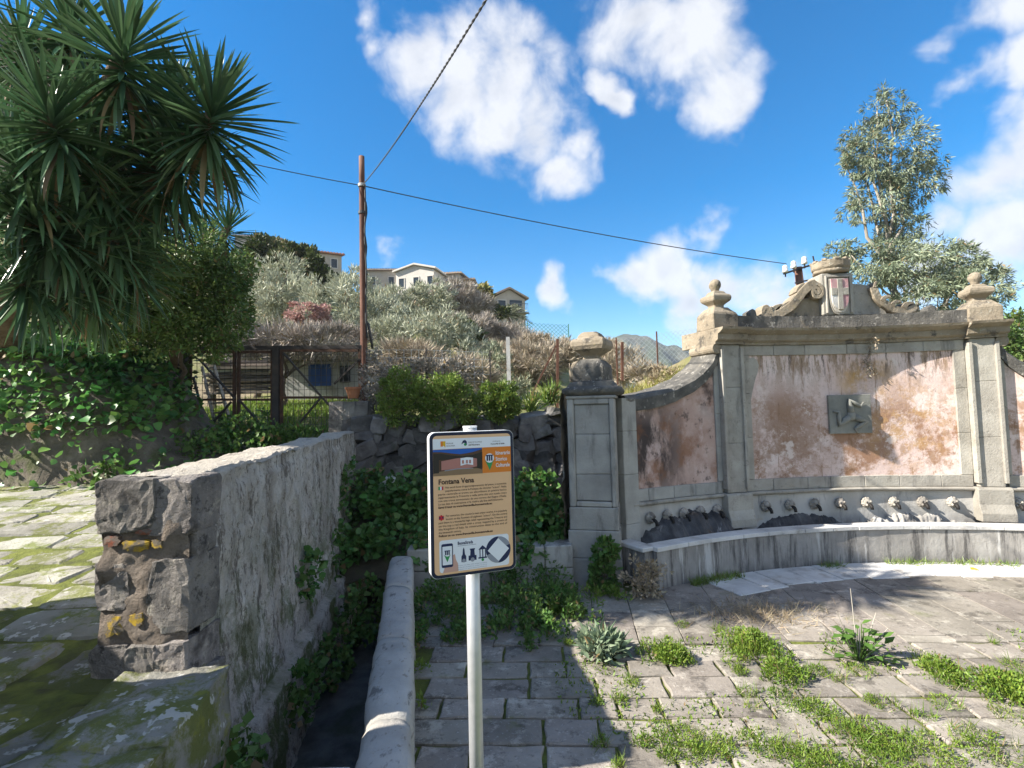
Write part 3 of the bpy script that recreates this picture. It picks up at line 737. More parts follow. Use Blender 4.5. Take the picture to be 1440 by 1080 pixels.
def ablock(name, p0, p1, z0, z1, d0, d1, mat, parent=None, bevel=.006, n=2, jit=.003):
    return sweep(name, [(d0, z0), (d1, z0), (d1, z1), (d0, z1)], p0, p1, n, mat, parent, bevel=bevel, jit=jit)
def course(name, p0, p1, k, z0, z1, d1, mat, d0=-.03, gap=.035, seed=0):
    rr = random.Random(seed + int(p0 * 10)); e = [p0 + (p1 - p0) * (i + (rr.uniform(-.18, .18) if 0 < i < k else 0)) / k for i in range(k + 1)]
    for i in range(k): ablock(name, e[i] + gap / 2, e[i + 1] - gap / 2, z0, z1, d0, d1 + rr.uniform(-.003, .003), mat)

BE = 16.35      # edge of the tall body
# lower wall with the spouts, string moulding
sweep('spout_wall', [(0, 0), (0, .94), (-.6, .94), (-.6, 0)], -29.6, 29.6, 60, m_limewash)
mould = [(-.02, .935), (.045, .935), (.075, .955), (.08, .975), (.06, .995), (-.02, 1.0)]
for a, b in ((-29, -16.5), (-13.2, 13.2), (16.5, 29)): sweep('string_moulding', mould, a, b, 26, m_grey, jit=.003)
# body behind the panels
sweep('body_wall', [(-.02, .94), (-.02, 3.5), (-.62, 3.5), (-.62, .94)], -BE, BE, 34, m_grey)
# centre panel with its stone frame
sweep('pink_panel', [(.004, 1.16), (.004, 3.11), (-.02, 3.11), (-.02, 1.16)], -12.2, 12.2, 40, m_pink)
course('frame_block', -13.25, 13.25, 7, 1.0, 1.175, .03, m_grey, seed=1)
course('frame_block', -13.25, 13.25, 6, 3.1, 3.26, .03, m_grey, seed=2)
for s in (-1, 1):
    a, b = sorted((s * 12.1, s * 13.3))
    for z0, z1 in ((1.18, 1.82), (1.823, 2.5), (2.503, 3.097)): ablock('frame_block', a, b, z0, z1, -.03, .03, m_grey)
# a lost corner of plaster at the upper left of the panel
Vg = [A(-12.05 + x, .006, z) for x, z in ((0, 3.06), (.7, 3.07), (1.1, 3.03), (1.35, 2.95), (1.15, 2.84), (.75, 2.72), (.35, 2.55), (.1, 2.42), (0, 2.45))]
obj('bare_patch', Vg, [tuple(range(9))], m_grey, ft)
# pilasters
for s in (-1, 1):
    c = s * 14.85
    P = link('pilaster', None, ft, tuple(A(c, .1, .6)))
    for z0, z1 in ((1.005, 1.75), (1.753, 2.6), (2.603, 3.26)): ablock('shaft_block', c - 1.25, c + 1.25, z0, z1, -.03, .085, m_grey, P)
    for e in (-1.32, 1.32):
        ablock('edge_fillet', c + e - .2, c + e + .2, 1.06, 3.2, -.02, .125, m_grey, P, n=1)
    sweep('plinth', [(-.02, .5), (.2, .5), (.2, .62), (.15, .75), (.15, .97), (.12, 1.0), (-.02, 1.0)], c - 1.7, c + 1.7, 4, m_grey, P, bevel=.006)
# cornice: breaks forward over the pilasters
corn = [(-.05, 3.262), (.06, 3.262), (.065, 3.30), (.11, 3.315), (.115, 3.325), (.125, 3.33), (.13, 3.41), (.17, 3.425), (.235, 3.465), (.25, 3.5), (-.05, 3.512)]
sweep('cornice', corn, -13.1, 13.1, 40, m_tan, jit=.005)
for s in (-1, 1):
    a, b = sorted((s * 13.1, s * 17.2))
    sweep('cornice', [(d + .07 if d > 0 else -.7, z + .001) for d, z in corn], a, b, 6, m_tan, jit=.004)
sweep('blocking_course', [(.06, 3.505), (.05, 3.72), (-.4, 3.74), (-.42, 3.505)], -15.6, 15.6, 70, m_dark_lichen, jit=.012)
# finials at both ends
for s in (-1, 1):
    c = s * 15.4
    P = link('finial', None, ft, tuple(A(c, 0, 3.5))); P['label'] = 'stone finial with ball at the %s end of the cornice' % ('left' if s < 0 else 'right')
    rz = -RAD(c + AX); q = tuple(A(c, -.12, 0))
    MB().lathe([(.22, 3.5), (.22, 3.74), (.205, 3.77), (.16, 3.82), (.13, 3.86)], q, rz=rz, square=True).build('pedestal', m_tan, P, bevel=.012, jitter=.01)
    MB().lathe([(.1, 3.84), (.085, 3.89), (.11, 3.92), (.165, 3.97), (.172, 4.03), (.155, 4.06), (.115, 4.07), (.1, 4.11), (.075, 4.13)], q, rz=rz, square=True).build('urn', m_tan, P, bevel=.012, jitter=.01)
    MB().lathe([(.05, 4.12), (.06, 4.15)] + [(.092 * math.sin(t * math.pi / 8) + .0, 4.235 - .092 * math.cos(t * math.pi / 8)) for t in range(2, 8)], q, 16).build('ball', m_tan, P, smooth=True, jitter=.006)

# coat of arms
arms = link('coat_of_arms', None, ft, tuple(A(0, .1, 3.72))); arms['label'] = 'carved shield with faded red and pale quarters under a stone crown'
M0 = AM(-.1, .1, 3.735) @ Matrix.Diagonal((.82, 1, .97, 1))
MB().prism([(-.31, 0), (.31, 0), (.31, .7), (-.31, .7)], .4, M0 @ Matrix.Translation((0, .1, 0))).build('tablet', m_grey, arms, bevel=.015, jitter=.004)
b = MB()
for x0, x1, z0, z1 in ((-.25, -.215, .03, .66), (.215, .25, .03, .66), (-.215, .215, .625, .66)):
    b.prism([(x0, z0), (x1, z0), (x1, z1), (x0, z1)], .04, M0 @ Matrix.Translation((0, .07, 0)))
b.build('tablet_rim', m_grey, arms, bevel=.006)
def shield(k, n=12):
    pts = [(-.17 * k, .6), (.17 * k, .6)]
    pts += [(.17 * k * math.cos(t / n * math.pi / 2) ** .6 if t < n else 0, .6 - (.6 - .31) - (.31 - .035) * k * math.sin(t / n * math.pi / 2) ** 1.3) for t in range(0, n + 1)]
    pts += [(-x, z) for x, z in pts[2:-1][::-1]]
    return pts
MB().prism(shield(1.12), .03, M0 @ Matrix.Translation((0, .068, 0))).build('shield_rim', m_grey, arms)
MB().prism(shield(1.0), .03, M0 @ Matrix.Translation((0, .058, 0))).build('shield', m_shield_pale, arms)
MT = M0 @ Matrix.Translation((0, .044, 0))
for poly, mt in ((([(-.165, .59), (-.05, .59), (-.05, .44), (-.165, .44)]), m_shield_red), (([(.05, .59), (.165, .59), (.165, .44), (.05, .44)]), m_shield_red),
                 (([(.05, .32), (.165, .32), (.15, .2), (.11, .13), (.05, .09)]), m_shield_red), (([(-.165, .32), (-.05, .32), (-.05, .09), (-.11, .13), (-.15, .2)]), m_lime)):
    MB().prism(poly, .02, MT).build('quarter', mt, arms)
b = MB(); b.prism([(-.05, .08), (.05, .08), (.05, .59), (-.05, .59)], .03, M0 @ Matrix.Translation((0, .034, 0))); b.prism([(-.168, .32), (-.053, .32), (-.053, .44), (-.168, .44)], .03, M0 @ Matrix.Translation((0, .035, 0)))
b.prism([(.053, .32), (.168, .32), (.168, .44), (.053, .44)], .03, M0 @ Matrix.Translation((0, .035, 0))); b.build('cross', m_grey, arms, bevel=.005)
# mural crown
b = MB(); cc = M0 @ Vector((0, .26, 0))
b.lathe([(.2, .69), (.25, .7), (.265, .73), (.25, .755), (.265, .77), (.275, .79), (.285, .89), (.25, .895), (.22, .83)], cc, 28)
for k in range(10):
    a = 2 * math.pi * k / 10 + .1
    b.box(cc + Vector((.262 * math.cos(a), .262 * math.sin(a), .9)), (.06, .075, .04), rz=a)
b.build('crown', m_tan, arms, bevel=.008, jitter=.012)
# scrolls either side
def ribbon(b, pts, w, dep, m, y=0.0):
    n = len(pts); L, Rr = [], []
    for i in range(n):
        x0, z0 = pts[max(i - 1, 0)]; x1, z1 = pts[min(i + 1, n - 1)]
        dx, dz = x1 - x0, z1 - z0; q = math.hypot(dx, dz) or 1
        ww = (w(i / (n - 1)) if callable(w) else w) / 2
        L.append((pts[i][0] - dz / q * ww, pts[i][1] + dx / q * ww)); Rr.append((pts[i][0] + dz / q * ww, pts[i][1] - dx / q * ww))
    V = []
    for i in range(n):
        for p, yy in ((L[i], 0), (Rr[i], 0), (Rr[i], dep), (L[i], dep)): V.append(m @ Vector((p[0], y + yy, p[1])))
    F = [(0, 1, 2, 3), (4 * n - 4, 4 * n - 1, 4 * n - 2, 4 * n - 3)]
    for i in range(n - 1):
        for k in range(4):
            k2 = (k + 1) % 4; F.append((4 * i + k, 4 * i + 4 + k, 4 * i + 4 + k2, 4 * i + k2))
    b.add(V, F)
def bez(P, n):
    res = []
    for i in range(n + 1):
        t = i / n; q = [Vector(p) for p in P]
        while len(q) > 1: q = [q[j].lerp(q[j + 1], t) for j in range(len(q) - 1)]
        res.append((q[0].x, q[0].y))
    return res
def spiral(cx, cz, r0, r1, a0, turns, n, cw=1):
    return [(cx + (r0 + (r1 - r0) * t / n) * math.cos(a0 - cw * turns * 2 * math.pi * t / n), cz + (r0 + (r1 - r0) * t / n) * math.sin(a0 - cw * turns * 2 * math.pi * t / n)) for t in range(n + 1)]
# left: an unbroken S scroll climbing to a volute beside the tablet
b = MB()
up = spiral(-.42, .4, .135, .02, RAD(100), 1.7, 34)
low = spiral(-1.42, .11, .03, .1, RAD(-40), -1.1, 18)
mid = bez([low[-1], (-1.5, -.05), (-1.2, .0), (-.95, .06), (-.78, .24), (-.7, .5), up[0]], 22)
ribbon(b, low[:-1] + mid[:-1] + up, lambda t: .08 if t < .15 else (.15 if t < .55 else .06), .24, M0, .08)
b.build('scroll', m_tan, arms, bevel=.008, jitter=.01)
for k, (x, z, dx, dz, w) in enumerate([(-1.1, .1, .22, .16, .13), (-.92, .18, .18, .2, .13), (-.78, .38, .14, .17, .1), (-1.3, .1, .2, .1, .1)]):
    b = MB(); ribbon(b, bez([(x, z), (x + dx * .2, z + dz * .7), (x + dx, z + dz)], 6), lambda t, w=w: w * (1 - t * .75), .24, M0, .09); b.build('leaf_carving', m_tan, arms, bevel=.006, jitter=.01)
MB().prism([(-1.25, 0), (-.3, 0), (-.3, .36), (-.52, .32), (-.68, .3), (-.84, .12)], .18, M0 @ Matrix.Translation((0, .2, 0))).build('scroll_panel', m_tan, arms, bevel=.008, jitter=.01)
# right: tall flank stone, then the broken end of the other scroll
MB().prism([(.3, 0), (.98, 0), (.9, .18), (.78, .4), (.66, .5), (.3, .54)], .2, M0 @ Matrix.Translation((0, .16, 0))).build('scroll_panel', m_grey, arms, bevel=.01, jitter=.012)
b = MB()
ribbon(b, bez([(.68, .46), (.74, .2), (.95, .1), (1.1, .02), (1.36, -.02), (1.5, .12)], 20), lambda t: .14 - .03 * t, .24, M0, .08)
b.build('scroll', m_tan, arms, bevel=.01, jitter=.014)
for k, (x, z, dx, dz, w) in enumerate([(.84, .2, .16, .1, .1), (1.02, .12, .18, .08, .1), (1.24, .08, .2, .1, .1), (.7, .44, .06, .1, .06)]):
    b = MB(); ribbon(b, bez([(x, z), (x + dx * .3, z + dz * 1.1), (x + dx, z + dz * .8)], 6), lambda t, w=w: w * (1 - t * .7), .26, M0, .07); b.build('leaf_carving', m_tan, arms, bevel=.006, jitter=.012)
for xe, ph_ in ((-1.75, -10.5), (1.8, 10.8)):
    MB().prism([(-.07, 0), (.07, 0), (.05, .1), (0, .13), (-.06, .08)], .2, AM(ph_, .0, 3.735) @ Matrix.Translation((0, .1, 0))).build('broken_stone', m_dark_lichen, arms, bevel=.01, jitter=.015)

# plaque with the three running legs and a head
pq = link('relief_plaque', None, ft, tuple(A(.2, .05, 1.83))); pq['label'] = 'square grey relief of three bent legs round a head'
MQ = AM(.25, .055, 1.82)
MB().prism([(-.33, .02), (.33, .02), (.33, .63), (-.33, .63)], .1, MQ).build('plaque', m_plaque, pq, bevel=.006, jitter=.002)
bm_ = MB()
for k in range(3):
    a = RAD(95 + 120 * k); c = Vector((.0, .3))
    def pt(r, t): return (c.x + r * math.cos(t), c.y + r * math.sin(t))
    hip, knee = pt(.05, a), pt(.24, a)
    ank = (knee[0] + .2 * math.cos(a - RAD(125)), knee[1] + .2 * math.sin(a - RAD(125)))
    toe = (ank[0] + .08 * math.cos(a - RAD(40)), ank[1] + .08 * math.sin(a - RAD(40)))
    leg = MB(); tp = [MQ @ Vector((x, -.024, z)) for x, z in (hip, ((hip[0] + knee[0]) / 2, (hip[1] + knee[1]) / 2), knee, ((knee[0] + ank[0]) / 2, (knee[1] + ank[1]) / 2), ank, toe)]
    leg.tube(tp, [.05, .047, .036, .034, .022, .014], 8).build('relief_leg', m_plaque, pq, smooth=True)
MB().lathe([(.02, -.02), (.06, -.005), (.075, .02), (.06, .045), (.03, .06)], (0, 0, 0), 14).V
hv = MB(); hv.lathe([(.001, -.085), (.045, -.07), (.068, -.03), (.07, .02), (.05, .06), (.001, .08)], (0, 0, 0), 14)
hv.V = [tuple(MQ @ Vector((v[0], v[1] * .8 - .02, v[2] + .3))) for v in hv.V]
hv.build('relief_head', m_plaque, pq, smooth=True)

# wings: a low panel under a sweeping coping
WZ = [(-29.6, 2.5), (-27.5, 2.5), (-25, 2.54), (-22.5, 2.63), (-20, 2.76), (-18.4, 2.9), (-17.3, 3.04), (-16.7, 3.18), (-16.3, 3.27)]
def wz(ph):
    ph = -abs(ph); return float(np.interp(ph, [a for a, b in WZ], [b for a, b in WZ]))
for s in (-1, 1):
    WG = link('wing', None, ft, tuple(A(s * 22, 0, 1)))
    a, b = (-29.6, -16.3) if s < 0 else (16.3, 29.6)
    sweep('wing_wall', [(-.015, .94), (-.015, 2.4), (-.55, 2.4), (-.55, .94)], a, b, 30, m_pier, WG, fz=lambda ph, d, z: (d, z if z < 1 else wz(ph) - .1))
    a2, b2 = (-28.2, -17.0) if s < 0 else (17.0, 28.2)
    sweep('wing_panel', [(.004, 1.17), (.004, 2.4), (-.02, 2.4), (-.02, 1.17)], a2, b2, 30, m_pink_dark if s < 0 else m_pink, WG, fz=lambda ph, d, z: (d, z if z < 1.2 else wz(ph) - .2))
    sweep('wing_coping', [(.06, -.22), (.075, -.05), (.03, .0), (-.5, .02), (-.55, -.2)], a, b, 40, m_dark_lichen, WG, fz=lambda ph, d, z: (d, wz(ph) + z), jit=.01)
    course('frame_block', a + .3, b - .2, 4, 1.0, 1.172, .03, m_pier if s < 0 else m_grey, seed=9)
    for u, v in ((a + .4, a + 1.45), (b - .72, b - .05)) if s < 0 else ((a + .05, a + .72), (b - 1.45, b - .4)):
        for z0, z1 in ((1.176, 1.7), (1.703, 2.2)): ablock('frame_block', u, v, z0, z1, -.03, .03, m_pier if s < 0 else m_grey)
        zt = wz((u + v) / 2) - .24
        if zt > 2.3: ablock('frame_block', u, v, 2.203, zt, -.03, .03, m_pier if s < 0 else m_grey)
    e = s * 16.75          # rolled end of the coping against the tall body
    q = MB(); c0, c1 = A(e, .1, 3.2), A(e, -.5, 3.2)
    q.tube([c0, c1], .085, 18).build('coping_roll', m_tan, WG, bevel=.006, jitter=.005)

# pier at the left end
pi_ = link('pier', None, ft, (1.1, 7.0, 0)); pi_['label'] = 'tall grey stone pier with moulded cap and square urn at the left end'
PRZ = RAD(-14)
pm = Matrix.Translation((1.13, 7.16, 0)) @ Matrix.Rotation(PRZ, 4, 'Z')
def pbox(name, x0, x1, y0, y1, z0, z1, mat, bevel=.01, jit=.006):
    b = MB(); b.box(((x0 + x1) / 2, (y0 + y1) / 2, (z0 + z1) / 2), (x1 - x0, y1 - y0, z1 - z0)); b.V = [tuple(pm @ Vector(v)) for v in b.V]
    return b.build(name, mat, pi_, bevel=bevel, jitter=jit)
pbox('base', -.375, .33, -.375, .5, -.02, .36, m_pier); pbox('base', -.355, .32, -.355, .5, .362, .72, m_pier)
pbox('base', -.335, .31, -.335, .5, .723, 1.02, m_pier)
for z0, z1 in ((1.1, 1.45), (1.453, 1.98), (1.983, 2.38)): pbox('shaft_block', -.24, .23, -.285, .4, z0, z1, m_pier)
pbox('shaft_edge', -.33, -.24, -.325, .4, 1.022, 2.46, m_pier, .015); pbox('shaft_edge', .23, .3, -.325, .4, 1.022, 2.46, m_pier, .015)
pbox('shaft_edge', -.238, .228, -.32, .4, 1.023, 1.09, m_pier, .012); pbox('shaft_edge', -.238, .228, -.32, .4, 2.385, 2.459, m_pier, .012)
pbox('cap', -.34, .33, -.335, .42, 2.462, 2.5, m_pier)
cb = MB(); cb.lathe([(.34, 2.5), (.395, 2.53), (.41, 2.565), (.4, 2.6), (.33, 2.63), (.3, 2.68), (.26, 2.7)], (0, 0, 0), square=True)
cb.V = [tuple(pm @ Vector((v[0] + .01, v[1] + .04, v[2]))) for v in cb.V]; cb.build('cap', m_dark_lichen, pi_, bevel=.012, jitter=.012)
ub = MB(); RZ = Matrix.Translation(pm @ Vector((-.0, .06, 0))) @ Matrix.Rotation(RAD(-26), 4, 'Z')
ub.lathe([(.225, 2.7), (.225, 2.9), (.2, 2.95), (.15, 3.0), (.12, 3.02)], (0, 0, 0), square=True); ub.V = [tuple(RZ @ Vector(v)) for v in ub.V]
ub.build('pedestal', m_dark_lichen, pi_, bevel=.012, jitter=.012)
for k in range(4):                                    # fluted gadroons on the lit side of the pedestal
    g = MB(); y = -.17 + k * .115
    g.tube([RZ @ Vector((-.235, y, 2.71)), RZ @ Vector((-.24, y, 2.86)), RZ @ Vector((-.2, y, 2.95)), RZ @ Vector((-.15, y * .8, 2.99))], [.05, .05, .042, .02], 8); g.build('gadroon', m_tan, pi_, smooth=True)
ub = MB(); ub.lathe([(.11, 3.0), (.1, 3.07), (.15, 3.1), (.215, 3.15), (.24, 3.2), (.24, 3.27), (.215, 3.3), (.16, 3.31), (.15, 3.35), (.12, 3.39), (.1, 3.4)], (0, 0, 0), square=True)
ub.V = [tuple(RZ @ Vector(v)) for v in ub.V]; ub.build('urn', m_tan, pi_, bevel=.014, jitter=.01)
# narrower return of the pier towards the wing, and its rough flank
for z0, z1 in ((.0, .72), (.723, 1.4), (1.403, 2.0), (2.003, 2.46)): ablock('return_block', -30.2, -28.25, z0, z1, -.5, .07, m_pier, pi_)
def _fl(u, v):
    p = pm @ Vector((-.40, -.24 + .8 * u, 2.62 * v - .05)); d = .05 * fbm(p, 3, 4)
    return p + Vector((-d - .03, 0, 0))
V, F = grid(14, 50, _fl); obj('rough_flank', V, F, m_tan, pi_, smooth=True)

# basin
sweep('basin_wall', [(.6, -.03), (.6, .47), (.42, .47), (.42, -.03)], -30.0, 30.0, 70, m_basin, jit=.004)
course('coping_block', -30.1, 30.1, 15, .472, .53, .625, m_lime, d0=.39, gap=.03, seed=6)
sweep('basin_floor', [(.43, .0), (.43, .2), (-.01, .2), (-.01, .0)], -29.6, 29.6, 40, m_wet)
c1, c2 = A(-30.0, .62, 0), A(-30.0, -.02, 0)
MB().bar((c1.x - .09, c1.y + .08, .235), (c2.x - .02, c2.y - .1, .235), .17, .49).build('basin_end', m_basin, ft, bevel=.01, jitter=.006)
MB().bar((c1.x - .1, c1.y + .03, .5), (c2.x - .02, c2.y - .1, .5), .23, .056).build('coping_block', m_lime, ft, bevel=.01, jitter=.006)
# mineral crusts grown under the spouts
def crust(p0, p1, top, bulge, seed, mat, lo=1.0):
    def f(u, v):
        ph = p0 + (p1 - p0) * u; e = math.sin(math.pi * min(max(u, 0), 1)) ** .35
        lob = .5 + .5 * abs(math.sin((ph - p0) * .92 + seed))
        zt = .2 + (top - .2) * e * (1 - .32 * lo * (1 - lob)) + .035 * fbm((ph * 2.2, seed, 1), 1, 3)
        d = bulge * e * (1 - .45 * lo * (1 - lob)) * (1 - .75 * v ** 1.6) + .03 * fbm((ph * 2.5, v * 3, seed), 1, 4)
        if v > .97: d = -.01
        return A(ph, max(d, -.01), .15 + (zt - .15) * v)
    V, F = grid(110, 20, f); obj('mineral_crust', V, F, mat, ft, smooth=True)
crust(-28.4, -13.8, .8, .5, 1.0, m_crust); crust(-12.8, -.4, .62, .24, 2.2, m_crust, .25); crust(.3, 13, .6, .14, 3.1, m_basin)
# spout masks
def mask_mesh():
    bm = bmesh.new(); bmesh.ops.create_uvsphere(bm, u_segments=18, v_segments=10, radius=1)
    for v in bm.verts:
        p = v.co.copy(); v.co = Vector((p.x * .092, p.y * .085, p.z * .1)) + mn.noise_vector(p * 3.1) * .014
    for k in range(11):
        a = 2 * math.pi * k / 11
        g = bmesh.ops.create_icosphere(bm, subdivisions=1, radius=.04)
        for v in g['verts']: v.co = Vector((v.co.x, v.co.y * .9, v.co.z)) + Vector((.078 * math.cos(a), -.012, .082 * math.sin(a))) + mn.noise_vector(v.co * 30) * .006
    for x, z, r in ((-.045, .03, .024), (.045, .03, .024), (0, -.01, .03), (-.035, -.045, .03), (.035, -.045, .03)):
        g = bmesh.ops.create_icosphere(bm, subdivisions=1, radius=r)
        for v in g['verts']: v.co += Vector((x, -.085, z))
    me = bpy.data.meshes.new('mask'); bm.to_mesh(me); bm.free(); me.materials.append(m_limewash); me.polygons.foreach_set('use_smooth', np.ones(len(me.polygons), dtype=bool)); return me
m_mask = M('mask_stone', [(.3, (.2, .185, .165)), (.55, (.33, .305, .27)), (.75, (.45, .42, .38))], 9, obj=.15, bump=.5, bscale=40, layers=[dict(color=(.1, .09, .08), scale=8, lo=.55, hi=.66, amt=.8)])
mk = mask_mesh(); mk.materials.clear(); mk.materials.append(m_mask)
sp = MB(); sp.tube([(0, -.05, -.03), (0, -.1, -.025), (0, -.145, -.035), (0, -.175, -.065), (0, -.185, -.12)], [.034, .034, .034, .032, .03], 10)
spm = mesh('spout', sp.V, sp.F, m_iron_dark, True)
spots = [(-26.6 + 2.3 * i, .76) for i in range(5)] + [(-10.9 + 3.12 * i, .76) for i in range(8)] + [(17.2 + 2.3 * i, .76) for i in range(5)]
for i, (ph, z) in enumerate(spots):
    q = link('mask', mk, ft, tuple(A(ph, .03, z))); q.rotation_euler = (0, 0, -RAD(ph + AX)); q.scale = (.74,) * 3
    WO[q.name] = Vector(A(ph, .03, z))
    t = link('spout', spm, q, (0, 0, 0), local=True)
# lime whitened apron of slabs before the basin
ap = random.Random(2); ph = -24.0
while ph < 30:
    w = ap.uniform(2.6, 4.6)
    V = []
    r0, r1 = FR - .62, FR - .62 - ap.uniform(.56, .66)
    cen = A(ph + w / 2, .95, 0)
    poly = [A(ph + w - .08, FR - r0, 0), A(ph + .08, FR - r0, 0), A(ph + .08, FR - r1, 0), A(ph + w - .08, FR - r1, 0)]
    if poly[2].y > 3 and cen.x < 9.2:
        me = slab_mesh('apron_slab', [(p.x - cen.x, p.y - cen.y) for p in poly][::1], .05, m_lime, .008, .003, int(ph * 10) + 900)
        link('apron_slab', me, plaza, (cen.x, cen.y, .013 + ap.uniform(-.003, .003)))
    ph += w
# retained soil behind the wings
for s in (-1, 1):
    a, b = (-30, -16) if s < 0 else (16, 30)
    V, F = grid(30, 14, lambda u, v: A(a + (b - a) * u, -.5 - 1.9 * v, wz(a + (b - a) * u) - .05 - .35 * v + .03 * fbm((u * 9, v * 5, s), 1, 3)))
    o = obj('retained_soil', V, F, m_hill, smooth=True); meta(o, kind='structure')
# ------------------------------------------------------------------ houses
m_hwall = M('house_wall', [(.3, (.4, .35, .29)), (.7, (.5, .45, .38))], .8, bump=.2, layers=[dict(color=(.36, .31, .25), scale=.7, stretch=(1, 1, .4), lo=.55, hi=.7, amt=.7)])
m_hwhite = M('white_wall', [(.3, (.52, .49, .45)), (.7, (.6, .57, .53))], .8, bump=.15, layers=[dict(color=(.5, .48, .45), scale=.8, lo=.58, hi=.7, amt=.5)])
m_brownw = M('bare_brick_wall', [(.3, (.3, .22, .17)), (.7, (.42, .33, .26))], 1.2, bump=.3)
m_tile = M('roof_tile', [(.3, (.36, .15, .085)), (.7, (.48, .24, .15))], 1.5, bump=.4, island=.15)
m_tile_old = M('old_roof_tile', [(.3, (.36, .27, .2)), (.7, (.48, .38, .3))], 1.5, bump=.4, island=.15)
m_glass = M('window_glass', [(0, (.03, .035, .04))], rough=.15, bump=0, spec=.5)
m_shut = M('shutter', [(0, (.12, .1, .085))], bump=0)
m_rail = M('balcony_metal', [(0, (.16, .17, .18))], rough=.6, bump=0)

def house(px, Y, w, dp, h0, h1, rz, wallm, roofm, label, wins, rh=1.4, eave=.35, base_drop=6, ridge_x=True, cat='house', shed=False):
    """px: centre column of the front; h0, h1 image rows of the eave and the foot of the front wall"""
    top = at(px, h0, Y); c = Vector((top.x, Y, 0)); zt = top.z; zb = at(px, h1, Y).z - base_drop
    t = thing('house', (c.x, c.y, zb), label, cat, rotz=rz)
    H = zt - zb
    MB().box((0, dp / 2, H / 2), (w, dp, H)).build('wall', wallm, t, local=True)
    b = MB()
    x0, x1, y0, y1 = -w / 2 - eave, w / 2 + eave, -eave, dp + eave
    th = .16
    if shed:
        V = [(x0, y0, H), (x1, y0, H), (x1, y1, H + rh), (x0, y1, H + rh)]
        b.add(V + [(x, y, z + th) for x, y, z in V], [(0, 3, 2, 1), (4, 5, 6, 7), (0, 1, 5, 4), (1, 2, 6, 5), (2, 3, 7, 6), (3, 0, 4, 7)])
    elif ridge_x:
        m = dp / 2
        for a, bb in ((y0, m), (y1, m)):
            V = [(x0, a, H), (x1, a, H), (x1, bb, H + rh), (x0, bb, H + rh)]
            b.add(V + [(x, y, z + th) for x, y, z in V], [(0, 3, 2, 1), (4, 5, 6, 7), (0, 1, 5, 4), (1, 2, 6, 5), (2, 3, 7, 6), (3, 0, 4, 7)])
    else:
        for a, bb in ((x0, 0), (x1, 0)):
            V = [(a, y0, H), (a, y1, H), (bb, y1, H + rh), (bb, y0, H + rh)]
            b.add(V + [(x, y, z + th) for x, y, z in V], [(0, 3, 2, 1), (4, 5, 6, 7), (0, 1, 5, 4), (1, 2, 6, 5), (2, 3, 7, 6), (3, 0, 4, 7)])
    rf = b.build('roof', roofm, t, local=True)
    if not shed:
        g = MB()
        if ridge_x:
            for xx in (-w / 2, w / 2): g.add([(xx, 0, H), (xx, dp, H), (xx, dp / 2, H + rh * .97)], [(0, 1, 2)])
        else:
            for yy in (0, dp): g.add([(-w / 2, yy, H), (w / 2, yy, H), (0, yy, H + rh * .97)], [(0, 1, 2)])
        for k in (0, 1): MB().add(g.V[3 * k:3 * k + 3], [(0, 1, 2)]).build('gable', wallm, t, local=True)
    # rows of roof tiles as ribs
    rb = MB()
    n = max(4, int((w + 2 * eave) / .35))
    for k in range(n):
        xx = x0 + (k + .5) * (x1 - x0) / n
        if shed: rb.bar((xx, y0, H + th + .03), (xx, y1, H + rh + th + .03), .14, .1)
        elif ridge_x: rb.bar((xx, y0, H + th + .03), (xx, dp / 2, H + rh + th + .03), .14, .1)
    if not ridge_x and not shed:
        n = max(4, int((dp + 2 * eave) / .35))
        for k in range(n):
            yy = y0 + (k + .5) * (y1 - y0) / n
            rb.bar((x0, yy, H + th + .03), (0, yy, H + rh + th + .03), .14, .1); rb.bar((x1, yy, H + th + .03), (0, yy, H + rh + th + .03), .14, .1)
    if rb.V:
        q = rb.build('roof_tiles', roofm, rf, local=True); q['kind'] = 'stuff'
    for wx, wz_, ww, wh in wins:
        f = MB()
        for a in ((wx - ww / 2 - .05, wz_, .1, wh + .2), (wx + ww / 2 + .05, wz_, .1, wh + .2)): f.box((a[0], -.03, H - a[1]), (a[2], .08, a[3]))
        for a in ((wx, wz_ - wh / 2 - .05, ww, .1), (wx, wz_ + wh / 2 + .05, ww, .1)): f.box((a[0], -.03, H - a[1]), (a[2], .08, a[3]))
        wnd = f.build('window', m_hwhite, t, local=True)
        MB().box((wx, -.005, H - wz_), (ww, .02, wh)).build('pane', m_glass, wnd, local=True)
    return t, H
house(459, 62, 3.6, 6, 357, 400, RAD(28), m_hwall, m_tile, 'small house with red tiled roof above the dark green trees', [(.9, 1.1, .7, 1.1)], rh=1.3, ridge_x=True, shed=True)
house(537, 66, 5.2, 6, 381, 410, RAD(5), m_hwall, m_tile_old, 'low beige house with faded roof just right of the tall pole', [(-1.2, 1.3, .7, 1.0), (1.2, 1.3, .7, 1.0)], rh=.9)
house(583, 64, 5.2, 7, 381, 415, RAD(-14), m_hwhite, m_hwhite, 'long white house with pale sloping roof on the hilltop', [(-1.8, 1.4, .7, 1.1), (.2, 1.4, .7, 1.1), (2.1, 1.4, .7, 1.1)], rh=.75, ridge_x=False)
t, H = house(622, 67, 4.6, 6, 386, 420, RAD(-5), m_hwall, m_tile_old, 'beige house with brown roof edge behind the bare bushes', [(1, 1.2, .8, 1.1)], rh=.8, shed=True)
t, H = house(648, 68, 3.2, 4, 394, 430, RAD(0), m_brownw, m_tile_old, 'small brown house with broken parapet and chimney on the ridge', [(.2, 1.2, .6, .9)], rh=.5, shed=True)
MB().box((-.9, 1.2, H + .7), (.6, .6, 1.2)).build('chimney', m_brownw, t, local=True)
